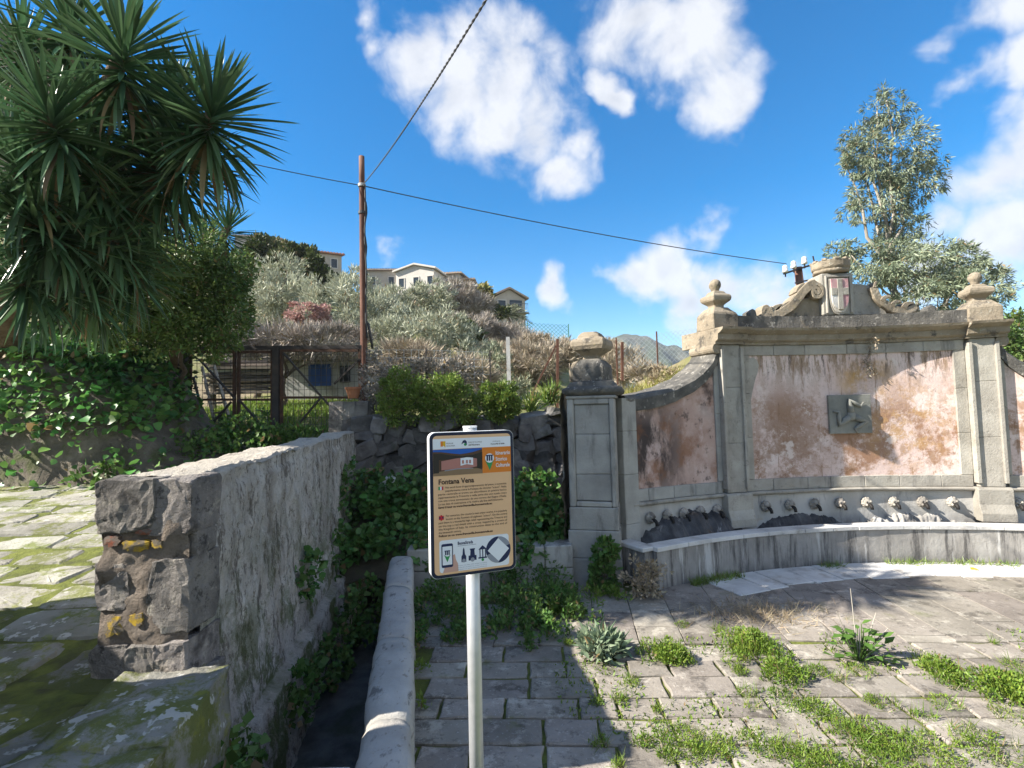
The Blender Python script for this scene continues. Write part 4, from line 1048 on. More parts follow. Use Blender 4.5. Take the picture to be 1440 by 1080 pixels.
t, H = house(716, 58, 3.9, 7, 420, 452, RAD(20), m_hwall, m_tile_old, 'beige gabled house with glazed balcony above the palm', [(-.9, .9, .9, 1.3)], rh=1.1, ridge_x=False)
b = MB()
b.box((.75, -.55, H - 1.75), (2.3, 1.1, .14)); bal = b.build('balcony', m_hwall, t, local=True)
r_ = MB()
for k in range(12): r_.box((-.35 + k * .2, -1.07, H - 1.2), (.03, .03, .95))
r_.box((.75, -1.07, H - .72), (2.3, .05, .05)); r_.build('railing', m_rail, bal, local=True)
MB().box((.8, -.02, H - .9), (1.5, .06, 1.5)).build('balcony_door', m_glass, t, local=True)
house(360, 66, 5, 6, 335, 380, RAD(15), m_hwhite, m_tile_old, 'pale house half hidden behind the leaves of the small yucca', [(.5, 1.2, .7, 1.0)], rh=1.0)
# house at the upper left, then a wall and pillar added out of view for their shade
hc = at(75, 60, 44); t = thing('house', (hc.x - 6.3, hc.y - 3.5, hc.z - 14), 'grey walled house with white eave behind the yucca at upper left', 'house', rotz=RAD(28))
hz = 14.0
MB().box((0, 4, hz / 2), (14, 8, hz)).build('wall', m_brownw, t, local=True)
rb = MB(); rb.box((0, 3.9, hz + .12), (15, 9.2, .22)); rb.build('roof', m_tile_old, t, local=True)
MB().box((0, -.75, hz + .1), (15, .12, .34)).build('gutter', m_hwhite, t, local=True)
for wx in (-4, 0, 4):
    f = MB().box((wx, -.02, hz - 1.6), (1.1, .1, 1.5)).build('window', m_hwhite, t, local=True); MB().box((wx, -.05, hz - 1.6), (.9, .1, 1.3)).build('pane', m_glass, f, local=True)
t = thing('shade_wall', (-5.35, -1.45, .6), 'rendered wall added out of view to shade the near lane', 'wall')  # unseen wall, added to cast shade on the near lane
MB().box((0, 0, 1.17), (.4, 10.0, 2.36)).build('wall', m_hwall, t, local=True)
MB().box((0, 0, 2.4), (.5, 10.1, .1)).build('coping', m_tan, t, local=True)

t = thing('shade_pillar', (-3.0, 2.25, .7), 'rendered pillar added out of view to shade the near parapet', 'pillar')  # unseen pillar, added to shade the parapet end and near paving
MB().box((0, 0, .92), (.5, .72, 1.85)).build('shaft', m_hwall, t, local=True)
MB().lathe([(.27, 1.85), (.3, 1.88), (.3, 1.92), (.1, 2.0)], (0, 0, 0), square=True).build('cap', m_tan, t, local=True)
# ------------------------------------------------------------------ gate, poles, wires
m_rust = M('rusted_iron', [(.3, (.045, .032, .027)), (.55, (.09, .05, .035)), (.75, (.15, .075, .045))], 9, bump=.4, rough=.8)
m_iron = M('dark_iron', [(.3, (.03, .03, .032)), (.6, (.06, .052, .05)), (.8, (.1, .065, .05))], 7, bump=.3, rough=.7)
m_rust_red = M('red_oxide', [(.3, (.09, .04, .028)), (.55, (.145, .07, .048)), (.75, (.2, .115, .085))], 6, bump=.3, rough=.75, stretch=(1, 1, .3))
m_wire = M('wire', [(0, (.07, .07, .07))], rough=.6, bump=0)
GY = 9.8
gt = thing('iron_gate', tuple(at(320, 612, GY)), 'rusty iron gate with mesh leaves and diagonal braces across the lane', 'gate')
def P2(px, py, y=GY): return at(px, py, y)
for px, w, mt, y0 in ((258, .13, m_iron, 488), (389, .12, m_iron, 488)):
    a, b = P2(px, 640), P2(px, y0); a.x = b.x
    MB().bar(a, b, w, w).build('post', mt, gt)
MB().bar(P2(268, 490), P2(508, 488), .055, .07).build('top_rail', m_iron, gt)
def leaf_frame(x0, x1, yt, yb, mid, braces):
    lf = link('gate_leaf', None, gt, tuple(P2((x0 + x1) / 2, yb)))
    b = MB()
    for px in (x0, x1):
        p, q = P2(px, yb), P2(px, yt); p.x = q.x; b.bar(p, q, .05, .05)
    b.bar(P2(x0, yt + 3), P2(x1, yt + 3), .05, .05); b.bar(P2(x0, yb), P2(x1, yb), .05, .05); b.bar(P2(x0, mid), P2(x1, mid), .045, .045)
    b.build('leaf_frame', m_rust, lf)
    for s in braces: MB().bar(P2(s[0], s[1], GY - .04), P2(s[2], s[3], GY - .04), .045, .03).build('brace', m_iron, lf)
    m = MB(); p0, p1 = P2(x0, yt), P2(x1, yb); n = int((p1.x - p0.x) / .1)
    for k in range(1, n):
        x = p0.x + (p1.x - p0.x) * k / n; m.bar((x, GY + .03, p1.z), (x, GY + .03, p0.z), .007, .007)
    n = int((p0.z - p1.z) / .13)
    for k in range(1, n):
        z = p1.z + (p0.z - p1.z) * k / n; m.bar((p0.x, GY + .03, z), (p1.x, GY + .03, z), .007, .007)
    q = m.build('wire_mesh', m_wire, lf); q['kind'] = 'stuff'
leaf_frame(268, 330, 492, 625, 562, [(280, 505, 330, 560), (272, 530, 292, 610), (325, 565, 285, 612)])
leaf_frame(336, 383, 492, 625, 562, [(336, 562, 380, 612)])
leaf_frame(396, 506, 490, 625, 559, [(398, 496, 452, 558), (452, 558, 405, 614), (452, 558, 500, 610), (506, 505, 470, 540)])

pole = thing('telegraph_pole', tuple(P2(513, 600, 10.6)), 'tall rusty brown pole with clamps and cables beside the gate', 'pole')
pb, pt_ = at(513, 600, 10.6), at(508.5, 220, 10.6)
seg_ = [pb.lerp(pt_, t) for t in np.linspace(0, 1, 14)]
MB().tube(seg_, [.078 - .02 * t for t in np.linspace(0, 1, 14)], 14).build('shaft', m_rust_red, pole, smooth=True)
def on_pole(py): return pb.lerp(pt_, (600 - py) / 380)
for py in (262, 301):
    p = on_pole(py); MB().tube([p - Vector((0, 0, .03)), p + Vector((0, 0, .03))], .082, 14).build('clamp', m_lime if py < 270 else m_wire, pole)
cb_ = MB(); rr = random.Random(6); pts = []
for k, py in enumerate(range(262, 480, 8)):
    p = on_pole(py) + Vector((.07 + .012 * math.sin(k * .5), -.05 + rr.uniform(-.01, .02), 0)); pts.append(p)
cb_.tube(pts, .018, 6); cb_.tube([p + Vector((.02 * math.sin(i), .03, 0)) for i, p in enumerate(pts[3:17])], .02, 6)
cb_.tube([on_pole(452), on_pole(452) + Vector((.1, 0, -.1)), at(524, 490, 10.6)], .03, 6); cb_.build('down_cable', m_wire, pole, smooth=True)
def cable(p0, p1, sag, r, label, twist=0):
    n = 40; pts = [p0.lerp(p1, i / n) - Vector((0, 0, sag * 4 * (i / n) * (1 - i / n))) for i in range(n + 1)]
    b = MB()
    if twist:
        n2 = 400; d = (p1 - p0).normalized(); u = d.orthogonal().normalized(); v = d.cross(u)
        for ph in (0, math.pi):
            q = []
            for i in range(n2 + 1):
                t = i / n2; c = p0.lerp(p1, t) - Vector((0, 0, sag * 4 * t * (1 - t))); a = ph + t * twist
                q.append(c + (u * math.cos(a) + v * math.sin(a)) * r)
            b.tube(q, r * .95, 5)
    else: b.tube(pts, r, 6)
    o = b.build('cable', m_wire, None, smooth=True); meta(o, label, 'cable')
cable(on_pole(262), at(687, -6, 4.0), .1, .0065, 'thick twisted cable rising from the pole to the top of the view', twist=260)
cable(on_pole(262), at(1106, 371, 15.0), .12, .011, 'thin cable running from the pole right to the insulators')
cable(at(150, 180, 9.0), on_pole(262), .06, .009, 'thin cable passing behind the yucca to the pole at left')

tp = thing('telephone_pole', tuple(at(1133, 500, 15)), 'leaning red brown post with white insulators behind the coat of arms', 'pole')
MB().tube([at(1142, 540, 15), at(1122, 376, 15)], [.13, .11], 12).build('shaft', m_rust_red, tp, smooth=True)
MB().bar(at(1102, 385, 14.85), at(1146, 371, 14.85), .06, .05).build('crossarm', m_iron, tp)
MB().bar(at(1118, 398, 14.85), at(1146, 392, 14.85), .04, .04).build('crossarm', m_iron, tp)
MB().bar(at(1146, 372, 14.85), at(1143, 360, 14.85), .03, .03).build('pin', m_iron, tp)
m_porc = M('white_porcelain', [(0, (.75, .75, .73))], rough=.25, bump=0, spec=.5)
for x, y in ((1104, 378), (1116, 372), (1131, 366)):
    c = at(x, y, 14.85); MB().lathe([(.05, -.12), (.085, -.1), (.08, -.03), (.06, -.01), (.075, .03), (.06, .09), (.02, .11)], c, 12).build('insulator', m_porc, tp, smooth=True)
    MB().bar(c - Vector((0, 0, .1)), c - Vector((0, 0, .24)), .03, .03).build('pin', m_iron, tp)

# ladder, shed, boards
m_wood = M('pale_wood', [(.3, (.3, .26, .2)), (.7, (.45, .4, .33))], 8, bump=.3, stretch=(3, 3, .5))
m_woodd = M('old_boards', [(.3, (.1, .085, .07)), (.7, (.2, .17, .14))], 8, bump=.4, obj=.3)
ld = thing('ladder', tuple(at(310, 608, 10.6)), 'pale wooden ladder leaning behind the left gate leaf', 'ladder')
A0, A1, B0, B1 = at(303, 600, 10.4), at(284, 516, 10.9), at(325, 597, 10.4), at(301, 514, 10.9)
for a, b in ((A0, A1), (B0, B1)): MB().bar(a, b, .05, .05).build('rail', m_wood, ld)
for k in range(6):
    t = .06 + .155 * k; MB().bar(A0.lerp(A1, t), B0.lerp(B1, t), .035, .035).build('rung', m_wood, ld)
m_shedw = M('shed_wall', [(.3, (.3, .3, .29)), (.7, (.42, .42, .41))], 2, bump=.3, layers=[dict(color=(.2, .18, .15), scale=2, lo=.55, hi=.7, amt=.7)])
m_blue = M('blue_door', [(.3, (.03, .07, .22)), (.7, (.045, .1, .3))], 4, bump=.2)
sd = thing('shed', tuple(at(450, 545, 16.5)), 'low grey shed with blue door beyond the gate', 'shed')
a, b = at(388, 548, 16.5), at(512, 506, 16.5)
MB().box(((a.x + b.x) / 2, 17.9, (a.z + b.z) / 2 - .2), (b.x - a.x, 2.8, b.z - a.z + .4)).build('wall', m_shedw, sd)
MB().box(((a.x + b.x) / 2, 17.8, b.z + .06), (b.x - a.x + .3, 3.2, .1)).build('roof', m_woodd, sd)
d0, d1 = at(434, 543, 16.45), at(465, 512, 16.45)
dr = MB().box(((d0.x + d1.x) / 2, 16.47, (d0.z + d1.z) / 2), (d1.x - d0.x, .07, d1.z - d0.z)).build('door', m_blue, sd)
MB().box(((d0.x + d1.x) / 2, 16.42, (d0.z + d1.z) / 2), (.03, .04, d1.z - d0.z)).build('door_batten', m_blue, dr)
w0, w1 = at(478, 538, 16.45), at(492, 514, 16.45)
MB().box(((w0.x + w1.x) / 2, 16.47, (w0.z + w1.z) / 2), (w1.x - w0.x, .06, w1.z - w0.z)).build('window', m_glass, sd)
bs = thing('board_stack', tuple(at(345, 560, 13.5)), 'stack of old grey boards and timber behind the gate', 'timber')
for k in range(11):
    p, q = at(295 + rr.uniform(-6, 8), 553 - k * 4.4, 13.5 + rr.uniform(-.2, .2)), at(385 + rr.uniform(-8, 6), 551 - k * 4.2, 13.5 + rr.uniform(-.2, .2))
    MB().bar(p, q, .3, .06).build('board', m_lime if k == 7 else m_woodd, bs)
for px, yt in ((300, 500), (388, 502)):
    MB().bar(at(px, 575, 13.4), at(px, yt, 13.4), .1, .1).build('prop', m_woodd, bs)
m_terra = M('terracotta', [(.3, (.3, .12, .06)), (.7, (.4, .18, .1))], 5, bump=.2)
fp = thing('flower_pot', tuple(at(497, 561, 9.25)), 'terracotta pot with a small plant on the rubble pier', 'pot')
c = at(497, 560, 9.25); MB().lathe([(.09, 0), (.13, .16), (.145, .16), (.145, .2), (.12, .2), (.11, .17)], c, 16).build('pot', m_terra, fp, smooth=False)

# fences on the terrace
def wire_fence(name, posts, hgt, label, step, matp, r=.012, wr=.006, diag=True, matw=None):
    f = thing(name, tuple(posts[0]), label, 'fence')
    for p in posts: MB().bar(p - Vector((0, 0, .3)), p + Vector((0, 0, hgt * 1.06)), r * 2, r * 2).build('post', matp, f)
    b = MB()
    for p, q in zip(posts[:-1], posts[1:]):
        L = (q - p).length; n = max(2, int(L / step)); m = max(2, int(hgt / step))
        if diag:
            for k in range(-m, n):
                for s in (0, 1):
                    a0, a1 = k, k + m; t0, t1 = 0.0, 1.0
                    if a0 < 0: t0 = -a0 / m
                    if a1 > n: t1 = (n - a0) / m
                    x0, x1 = (a0 + m * t0) / n, (a0 + m * t1) / n
                    z0, z1 = (t0, t1) if s == 0 else (1 - t0, 1 - t1)
                    b.bar(p.lerp(q, x0) + Vector((0, 0, hgt * z0)), p.lerp(q, x1) + Vector((0, 0, hgt * z1)), wr, wr)
        else:
            for k in range(n + 1): b.bar(p.lerp(q, k / n), p.lerp(q, k / n) + Vector((0, 0, hgt)), wr, wr)
            for k in range(m + 1): b.bar(p + Vector((0, 0, hgt * k / m)), q + Vector((0, 0, hgt * k / m)), wr, wr)
    q = b.build('wire_mesh', matw or m_wire, f); q['kind'] = 'stuff'
m_galv = M('galvanised_wire', [(0, (.34, .38, .4))], rough=.5, bump=0)
m_green = M('green_mesh', [(0, (.12, .3, .24))], rough=.6, bump=0)
wire_fence('wire_fence', [at(868, 520, 10.4), at(925, 512, 10.2), at(986, 505, 10.0)], .62, 'sagging diamond wire netting above the left wing of the fountain', .09, m_rust_red, wr=.0045, matw=m_galv)
wire_fence('wire_fence', [at(516, 545, 9.7), at(600, 545, 9.75), at(690, 548, 9.8)], .72, 'wire mesh fence with dry creepers above the terrace wall', .14, m_iron, diag=False, wr=.006, matw=m_galv)
wire_fence('wire_fence', [at(688, 470, 40), at(742, 475, 40), at(800, 478, 40)], 1.2, 'green mesh fence along the hillside road under the gabled house', .3, m_green, wr=.03, r=.04, matw=m_green)
fpz = [(784, 566, 477), (875, 520, 481)]
for (x, yb, yt), lab in zip(fpz, ('rusty red fence post with diagonal stay left of the fountain pier', 'thin rusty fence post leaning behind the pier urn')):
    t = thing('fence_post', tuple(at(x, yb, 10.3)), lab, 'post')
    MB().bar(at(x, yb + 15, 10.3), at(x, yt, 10.3), .05, .05).build('upright', m_rust_red, t)
    if x < 800:
        MB().bar(at(738, 575, 10.3), at(782, 486, 10.3), .035, .035).build('stay', m_rust_red, t)
t = MB().bar(at(716, 545, 12), at(714, 474, 12), .09, .09).build('fence_post', m_lime); meta(t, 'pale concrete fence post standing among bare bushes', 'post')

# ------------------------------------------------------------------ information sign
TH = RAD(20)
m_steel = M('galvanised_steel', [(.3, (.5, .52, .53)), (.7, (.6, .61, .62))], 20, bump=.05, rough=.42, metal=.55, spec=.5)
m_tray = M('white_tray', [(0, (.72, .73, .74))], rough=.4, bump=0)
m_navy = M('navy_border', [(0, (.018, .024, .05))], rough=.45, bump=0)
def pm_(name, c): return M(name, [(0, c)], rough=.5, bump=0, spec=.3)
m_beige, m_orange, m_pwhite, m_ink = pm_('print_beige', (.80, .50, .29)), pm_('print_orange', (.72, .22, .03)), pm_('print_white', (.8, .82, .88)), pm_('print_ink', (.06, .035, .025))
m_skyb, m_pbrown, m_ppink, m_pdark, m_pgreen, m_pred, m_pgrey, m_pyel = pm_('print_sky', (.02, .12, .5)), pm_('print_brown', (.1, .055, .035)), pm_('print_pink', (.45, .2, .17)), pm_('print_dark', (.035, .03, .025)), pm_('print_green', (.04, .3, .1)), pm_('print_red', (.55, .03, .05)), pm_('print_grey', (.28, .3, .36)), pm_('print_yellow', (.7, .42, .02))
m_pnavy = pm_('print_navy', (.02, .03, .09)); m_psand = pm_('print_sand', (.26, .17, .1)); m_skin = pm_('print_skin', (.6, .36, .3))
PW, PH = .385, .622
cS = at(664, 705, 2.3)
sg = thing('information_sign', (cS.x, cS.y, 0), 'tourist information board about the old fountain on a grey steel post', 'sign', rotz=TH)
ZC = cS.z
MB().tube([(.012, .058, -.05), (.012, .058, ZC + PH / 2 + .014)], .0315, 24).build('post', m_steel, sg, smooth=True, local=True)
MB().tube([(.012, .058, ZC + PH / 2 + .014), (.012, .058, ZC + PH / 2 + .022)], .033, 24).build('post_cap', m_tray, sg, local=True)
for z in (ZC + .2, ZC - .2):
    MB().box((.012, .06, z), (.1, .07, .035)).build('bracket', m_steel, sg, local=True, bevel=.004)
def rrect(w, h, r, n=6):
    P = []
    for cx, cz, a0 in ((w / 2 - r, h / 2 - r, 0), (-w / 2 + r, h / 2 - r, 90), (-w / 2 + r, -h / 2 + r, 180), (w / 2 - r, -h / 2 + r, 270)):
        for k in range(n + 1):
            a = RAD(a0 + 90 * k / n); P.append((cx + r * math.cos(a), cz + r * math.sin(a)))
    return P
def flat(name, poly, y, mat, parent, dep=.001):
    b = MB(); b.prism(poly, dep, Matrix.Translation((0, y, ZC))); return b.build(name, mat, parent, local=True)
flat('tray', rrect(PW, PH, .028), -.022, m_tray, sg, .046)
flat('border', rrect(PW - .004, PH - .004, .027), -.0245, m_navy, sg, .0022)
pnl = flat('print_panel', rrect(PW - .03, PH - .03, .018), -.0262, m_beige, sg, .0016)
W0, H0 = PW - .03, PH - .03
def U(u, v): return ((u - .5) * W0, (.5 - v) * H0)
def rect(name, u0, v0, u1, v1, mat, lay=1, parent=None):
    a, b = U(u0, v0), U(u1, v1); return flat(name, [(a[0], b[1]), (b[0], b[1]), (b[0], a[1]), (a[0], a[1])], -.0262 - .0006 * lay, mat, parent or pnl, .0005)
def poly(name, pts, mat, lay=2, parent=None): return flat(name, [U(*p) for p in pts], -.0262 - .0006 * lay, mat, parent or pnl, .0005)
def disc(name, u, v, r, mat, lay=2, n=28, parent=None):
    c = U(u, v); return flat(name, [(c[0] + r * math.cos(2 * math.pi * k / n), c[1] + r * math.sin(2 * math.pi * k / n)) for k in range(n)], -.0262 - .0006 * lay, mat, parent or pnl, .0005)
def text(body, u, v, size, mat, lay=2, width=None, align='LEFT', bold=0.0, name='lettering'):
    cu = bpy.data.curves.new('lettering', 'FONT'); cu.body = body; cu.size = size; cu.align_x = align; cu.offset = bold; cu.resolution_u = 2
    tmp = bpy.data.objects.new('lettering_source', cu); COL.objects.link(tmp)
    bpy.context.view_layer.update()
    me = bpy.data.meshes.new_from_object(tmp.evaluated_get(bpy.context.evaluated_depsgraph_get())); bpy.data.objects.remove(tmp); bpy.data.curves.remove(cu)
    xs = [q.co.x for q in me.vertices]
    sx = width / (max(xs) - min(xs)) if width else 1.0
    c = U(u, v)
    for q in me.vertices: q.co = Vector((c[0] + q.co.x * sx, -.0262 - .0006 * lay, ZC + c[1] + q.co.y))
    me.materials.clear(); me.materials.append(mat); link(name, me, pnl, (0, 0, 0), local=True)
rect('header_band', 0.0, .022, 1.0, .098, m_pwhite)
rect('flag_mark', .095, .04, .125, .078, m_orange, 2); poly('flag_mark', [(.125, .04), (.155, .04), (.155, .085), (.125, .07)], m_pyel, 2)
text('REGIONE', .165, .062, .0075, m_ink, 2); text('SICILIANA', .165, .08, .0085, m_ink, 2)
poly('bird_mark', [(.355, .068), (.375, .042), (.405, .036), (.425, .05), (.425, .078), (.41, .06), (.385, .058)], m_pnavy, 2)
disc('bird_mark', .405, .07, .006, m_pgreen, 2)
text('PARCO FLUVIALE', .445, .06, .008, m_ink, 2); text("dell'Alcantara", .445, .08, .0095, m_ink, 2, bold=.0002)
text('COMUNE DI', .76, .06, .0065, m_ink, 2); text('Francavilla di Sicilia', .735, .08, .0085, m_ink, 2, bold=.0002)
# printed photograph of the fountain
ph_ = rect('printed_photo', .0, .1, .62, .29, m_pbrown)
poly('photo_sky', [(.0, .102), (.62, .102), (.62, .11), (.5, .128), (.42, .135), (.33, .14), (.22, .13), (.1, .118), (0, .115)], m_skyb, 2)
poly('photo_hill', [(0, .13), (.1, .13), (.22, .145), (.35, .155), (.5, .15), (.62, .13), (.62, .175), (0, .175)], m_pdark, 3)
poly('photo_wall', [(.1, .185), (.28, .17), (.45, .165), (.56, .18), (.56, .235), (.45, .245), (.3, .245), (.1, .25)], m_ppink, 4)
poly('photo_wall', [(.34, .17), (.42, .165), (.5, .17), (.5, .225), (.42, .215), (.34, .225)], m_pwhite, 5)
for u in (.37, .42, .46): rect('photo_panel', u - .012, .185, u + .012, .21, m_ppink, 6)
poly('photo_ground', [(.05, .262), (.2, .25), (.4, .246), (.56, .25), (.62, .265), (.62, .29), (0, .29), (0, .275)], m_psand, 4)
poly('photo_edge', [(.14, .252), (.3, .243), (.5, .246), (.5, .25), (.3, .249), (.14, .258)], m_pgrey, 5)
rect('photo_tree', .0, .16, .07, .27, m_pdark, 5); rect('photo_tree', .55, .16, .62, .25, m_pdark, 5)
rect('orange_box', .622, .1, 1.0, .29, m_orange)
def pin(u, v, s, lay=2, body=m_pwhite, tip=m_pgreen):
    poly('map_pin', [(u - s * .9, v + s * .35), (u + s * .9, v + s * .35), (u, v + s * 1.6)], tip, lay); disc('map_pin', u, v, s * W0, body, lay + 1)
    for k in (-1, 0, 1): rect('map_pin', u + k * s * .5 - s * .17, v - s * .3, u + k * s * .5 + s * .17, v + s * .35, m_pnavy, lay + 2)
    rect('map_pin', u - s * .8, v - s * .42, u + s * .8, v - s * .28, m_pnavy, lay + 2)
pin(.715, .18, .058)
for k, s in enumerate(('Itinerario', 'Storico', 'Culturale')): text(s, .795, .158 + k * .046, .0245, m_pwhite, 2, width=(.068, .054, .066)[k], bold=.0004)
text('Fontana Vena', .06, .352, .031, m_ink, 2, width=.158, bold=.0009)
for k, c in enumerate((m_pgreen, m_pwhite, m_pred)): rect('flag_mark', .06 + k * .02, .368, .08 + k * .02, .392, c, 2)
for a in ((.06, .578, .12, .586), (.06, .596, .12, .606)): rect('flag_mark', a[0], a[1], a[2], a[3], m_pred, 2)
rect('flag_mark', .08, .572, .1, .612, m_pred, 3); rect('flag_mark', .06, .586, .12, .596, m_pnavy, 2)
it = ['Nei secoli fonte di approvvigionamento del paese, è conosciuta', "popolarmente come la Fontana dei diciotto \"sciacci\". Nella", 'parte centrale si trova un altorilievo in pietra lavica', 'rappresentante la Trinacria e nella parte alta uno scudo rosso',
      "con una croce sormontato da una corona del Regno d'Italia.", "La sua data di costruzione si fa risalire alla fine dell'Ottocento.", 'Segui il tour su www.francavilla.buonastrada.eu']
en = ["For centuries, the country's main water source, it is popularly", 'known as the fountain of eighteen "sciacci". On the central', 'part there is a wonderful high relief representing the Trinacria and', 'on the top a red shield with a cross, topped by a crown of', 'the Kingdom of Italy. Its construction dates to the end of', 'the nineteenth century.', 'Follow us on www.francavilla.buonastrada.eu']
for v0, lines in ((.384, it), (.588, en)):
    for k, s in enumerate(lines):
        u = .145 if k < 2 else .055
        wd = (.93 - u) * W0 if k < 5 else (.55 if 'nineteenth' in s else .68) * W0
        if k == 5 and v0 < .4: wd = .83 * W0
        if 'nineteenth' in s: wd = .28 * W0
        text(s, u, v0 + .0235 * k, .0125, m_ink, 2, width=wd, bold=.0004 if 'www' in s else .00005)
a0, b0 = U(.06, .755), U(.945, .985)
cp = [(x + (a0[0] + b0[0]) / 2, z + (a0[1] + b0[1]) / 2) for x, z in rrect(b0[0] - a0[0], a0[1] - b0[1], .012)]
flat('white_card', cp, -.0268, m_pwhite, pnl, .0005)
c0 = U(.155, .865)
poly('hand', [(.1, .985), (.29, .985), (.285, .93), (.26, .9), (.25, .86), (.22, .87), (.22, .94), (.12, .95)], m_skin, 2)
flat('phone', [(x + c0[0], z + c0[1]) for x, z in rrect(.05, .1, .007)], -.0262 - .0018, m_pnavy, pnl, .0005)
flat('phone_screen', [(x + c0[0], z + c0[1]) for x, z in rrect(.042, .078, .003)], -.0262 - .0024, m_pwhite, pnl, .0005)
pin(.155, .845, .042, 5, m_pwhite, m_pgreen)
text('BuonaStrada', .285, .797, .019, m_pnavy, 2, width=.068, bold=.0005)
rect('rule', .285, .805, .52, .808, m_pgrey, 2)
# three small building marks
poly('church_mark', [(.33, .925), (.33, .885), (.345, .87), (.35, .835), (.36, .82), (.37, .835), (.375, .87), (.39, .885), (.39, .925)], m_pnavy, 2); disc('church_mark', .36, .915, .008, m_pgrey, 3)
poly('tower_mark', [(.42, .92), (.42, .885), (.44, .885), (.445, .85), (.435, .835), (.505, .835), (.495, .85), (.5, .885), (.52, .885), (.52, .92)], m_pnavy, 2); disc('tower_mark', .47, .915, .009, m_pgrey, 3)
for u in (.56, .595, .63): rect('temple_mark', u, .85, u + .012, .905, m_pnavy, 2)
poly('temple_mark', [(.545, .85), (.6, .82), (.655, .85)], m_pnavy, 2); rect('temple_mark', .545, .905, .655, .915, m_pnavy, 2); disc('temple_mark', .6, .925, .006, m_pgreen, 3)
for k, s in enumerate(('Dona un like alla nostra pagina', 'Inquadra il codice e scopri la storia', 'Seguici su www.buonastrada.eu')): text(s, .285, .95 + k * .014, .0058, m_pgrey, 2, width=.13)
disc('ring', .805, .865, .0575, m_pnavy, 2, 40)
for a in (20, 200):
    c = U(.805, .865); P = [c] + [(c[0] + .0575 * math.cos(RAD(a + k * 7)), c[1] + .0575 * math.sin(RAD(a + k * 7))) for k in range(11)]
    flat('ring', P, -.0262 - .0018, m_pgrey, pnl, .0005)
c = U(.805, .865); flat('blank_square', [(c[0] + .05, c[1]), (c[0], c[1] + .05), (c[0] - .05, c[1]), (c[0], c[1] - .05)], -.0262 - .0024, m_pwhite, pnl, .0005)
# ------------------------------------------------------------------ vegetation
def LM(name, a, b, var=.35, rough=.5, trans=.25, sc=1.5, dead=.04): return M(name, [(.35, a), (.65, b)], sc, detail=3, rough=rough, bump=0, island=var, trans=trans, spec=.35, dead=dead)
m_yucca = LM('yucca_leaf', (.06, .125, .06), (.1, .18, .085), .45, .33, .15, 1.5, 0)
m_dead = LM('dead_leaf', (.16, .11, .06), (.24, .18, .1), .3, .8, .1)
m_ivy = LM('ivy_leaf', (.055, .135, .03), (.1, .2, .05), .45, .4, .25)
m_ivyd = LM('dark_leaf', (.045, .075, .02), (.085, .12, .03), .4, .45, .2)
m_bushy = LM('bush_leaf', (.085, .15, .04), (.15, .22, .06), .4, .5, .25)
m_olive = LM('olive_leaf', (.3, .32, .22), (.48, .5, .39), .35, .55, .15, .6)
m_olive2 = LM('olive_leaf_dark', (.2, .22, .14), (.3, .33, .23), .4, .55, .15, .6)
m_ever = LM('evergreen_leaf', (.045, .065, .016), (.085, .105, .026), .4, .55, .15, .8)
m_euca = LM('eucalyptus_leaf', (.16, .2, .125), (.28, .325, .22), .4, .45, .2, .8)
m_pinkb = LM('pink_blossom', (.36, .2, .18), (.46, .3, .27), .3, .7, .2)
m_twig = LM('bare_twig', (.3, .26, .225), (.44, .4, .35), .35, .9, 0)
m_twigr = LM('brown_twig', (.32, .27, .2), (.46, .4, .31), .35, .9, 0)
m_dry = LM('dry_weed', (.3, .24, .16), (.42, .36, .26), .3, .9, .1)
m_white_dry = LM('dry_seed_head', (.2, .18, .15), (.36, .33, .29), .3, .9, .1)
m_bush = LM('round_bush_leaf', (.13, .2, .035), (.22, .3, .07), .35, .4, .25, 2)
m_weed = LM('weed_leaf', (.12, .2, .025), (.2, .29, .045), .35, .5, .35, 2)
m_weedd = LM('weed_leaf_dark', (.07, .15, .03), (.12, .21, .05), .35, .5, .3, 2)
m_greyl = LM('grey_green_leaf', (.14, .2, .12), (.22, .28, .18), .25, .55, .25, 3)
m_broad = LM('broad_leaf', (.07, .16, .03), (.11, .22, .045), .3, .4, .3, 3)
m_yg = LM('yellow_green_leaf', (.2, .2, .04), (.28, .26, .07), .35, .55, .2)
m_bark = M('bark', [(.3, (.09, .07, .055)), (.6, (.16, .125, .1)), (.8, (.23, .19, .15))], 6, stretch=(2, 2, .4), bump=.9, bdist=.03)
m_barkp = M('pale_bark', [(.3, (.26, .23, .19)), (.7, (.4, .36, .31))], 5, stretch=(2, 2, .4), bump=.5)
m_yst = M('yucca_stem', [(.3, (.13, .085, .055)), (.7, (.25, .18, .12))], 8, stretch=(1, 1, 2.5), bump=1.0, bdist=.03)

# --- ivy covered bank at the left
def bank_h(x, y):
    k = 1 / (1 + math.exp((x + 5.75) * 3.0))            # fades out towards the gate
    r = min(1, max(0, (y - 7.35) / .55)) ** .7 * max(0.0, min(1.0, (10.0 - y) / .7)) ** .5
    top = 1.75 + .35 * max(0, min(1, (y - 8.0) / 1.4)) + .3 * max(0, min(1, (-x - 6) / 2))
    return lane_z(y) - .1 + (top + .12 * fbm((x, y, 1), 1.3, 3)) * r * k
m_bank = M('bank_rock', [(.3, (.08, .07, .055)), (.55, (.16, .14, .11)), (.75, (.28, .25, .2))], 3, bump=1, bscale=8, bdist=.08, layers=[dict(color=(.08, .1, .03), scale=2, lo=.5, hi=.64, amt=.8)])
def _bank(u, v):
    x = -12 + 8.2 * u; y = 7.2 + 3.4 * v
    p = Vector((x, y, bank_h(x, y))); return p + mn.noise_vector(p * 2.5) * .09
V, F = grid(70, 50, _bank); o = obj('bank', V, F, m_bank, smooth=True); meta(o, kind='structure')
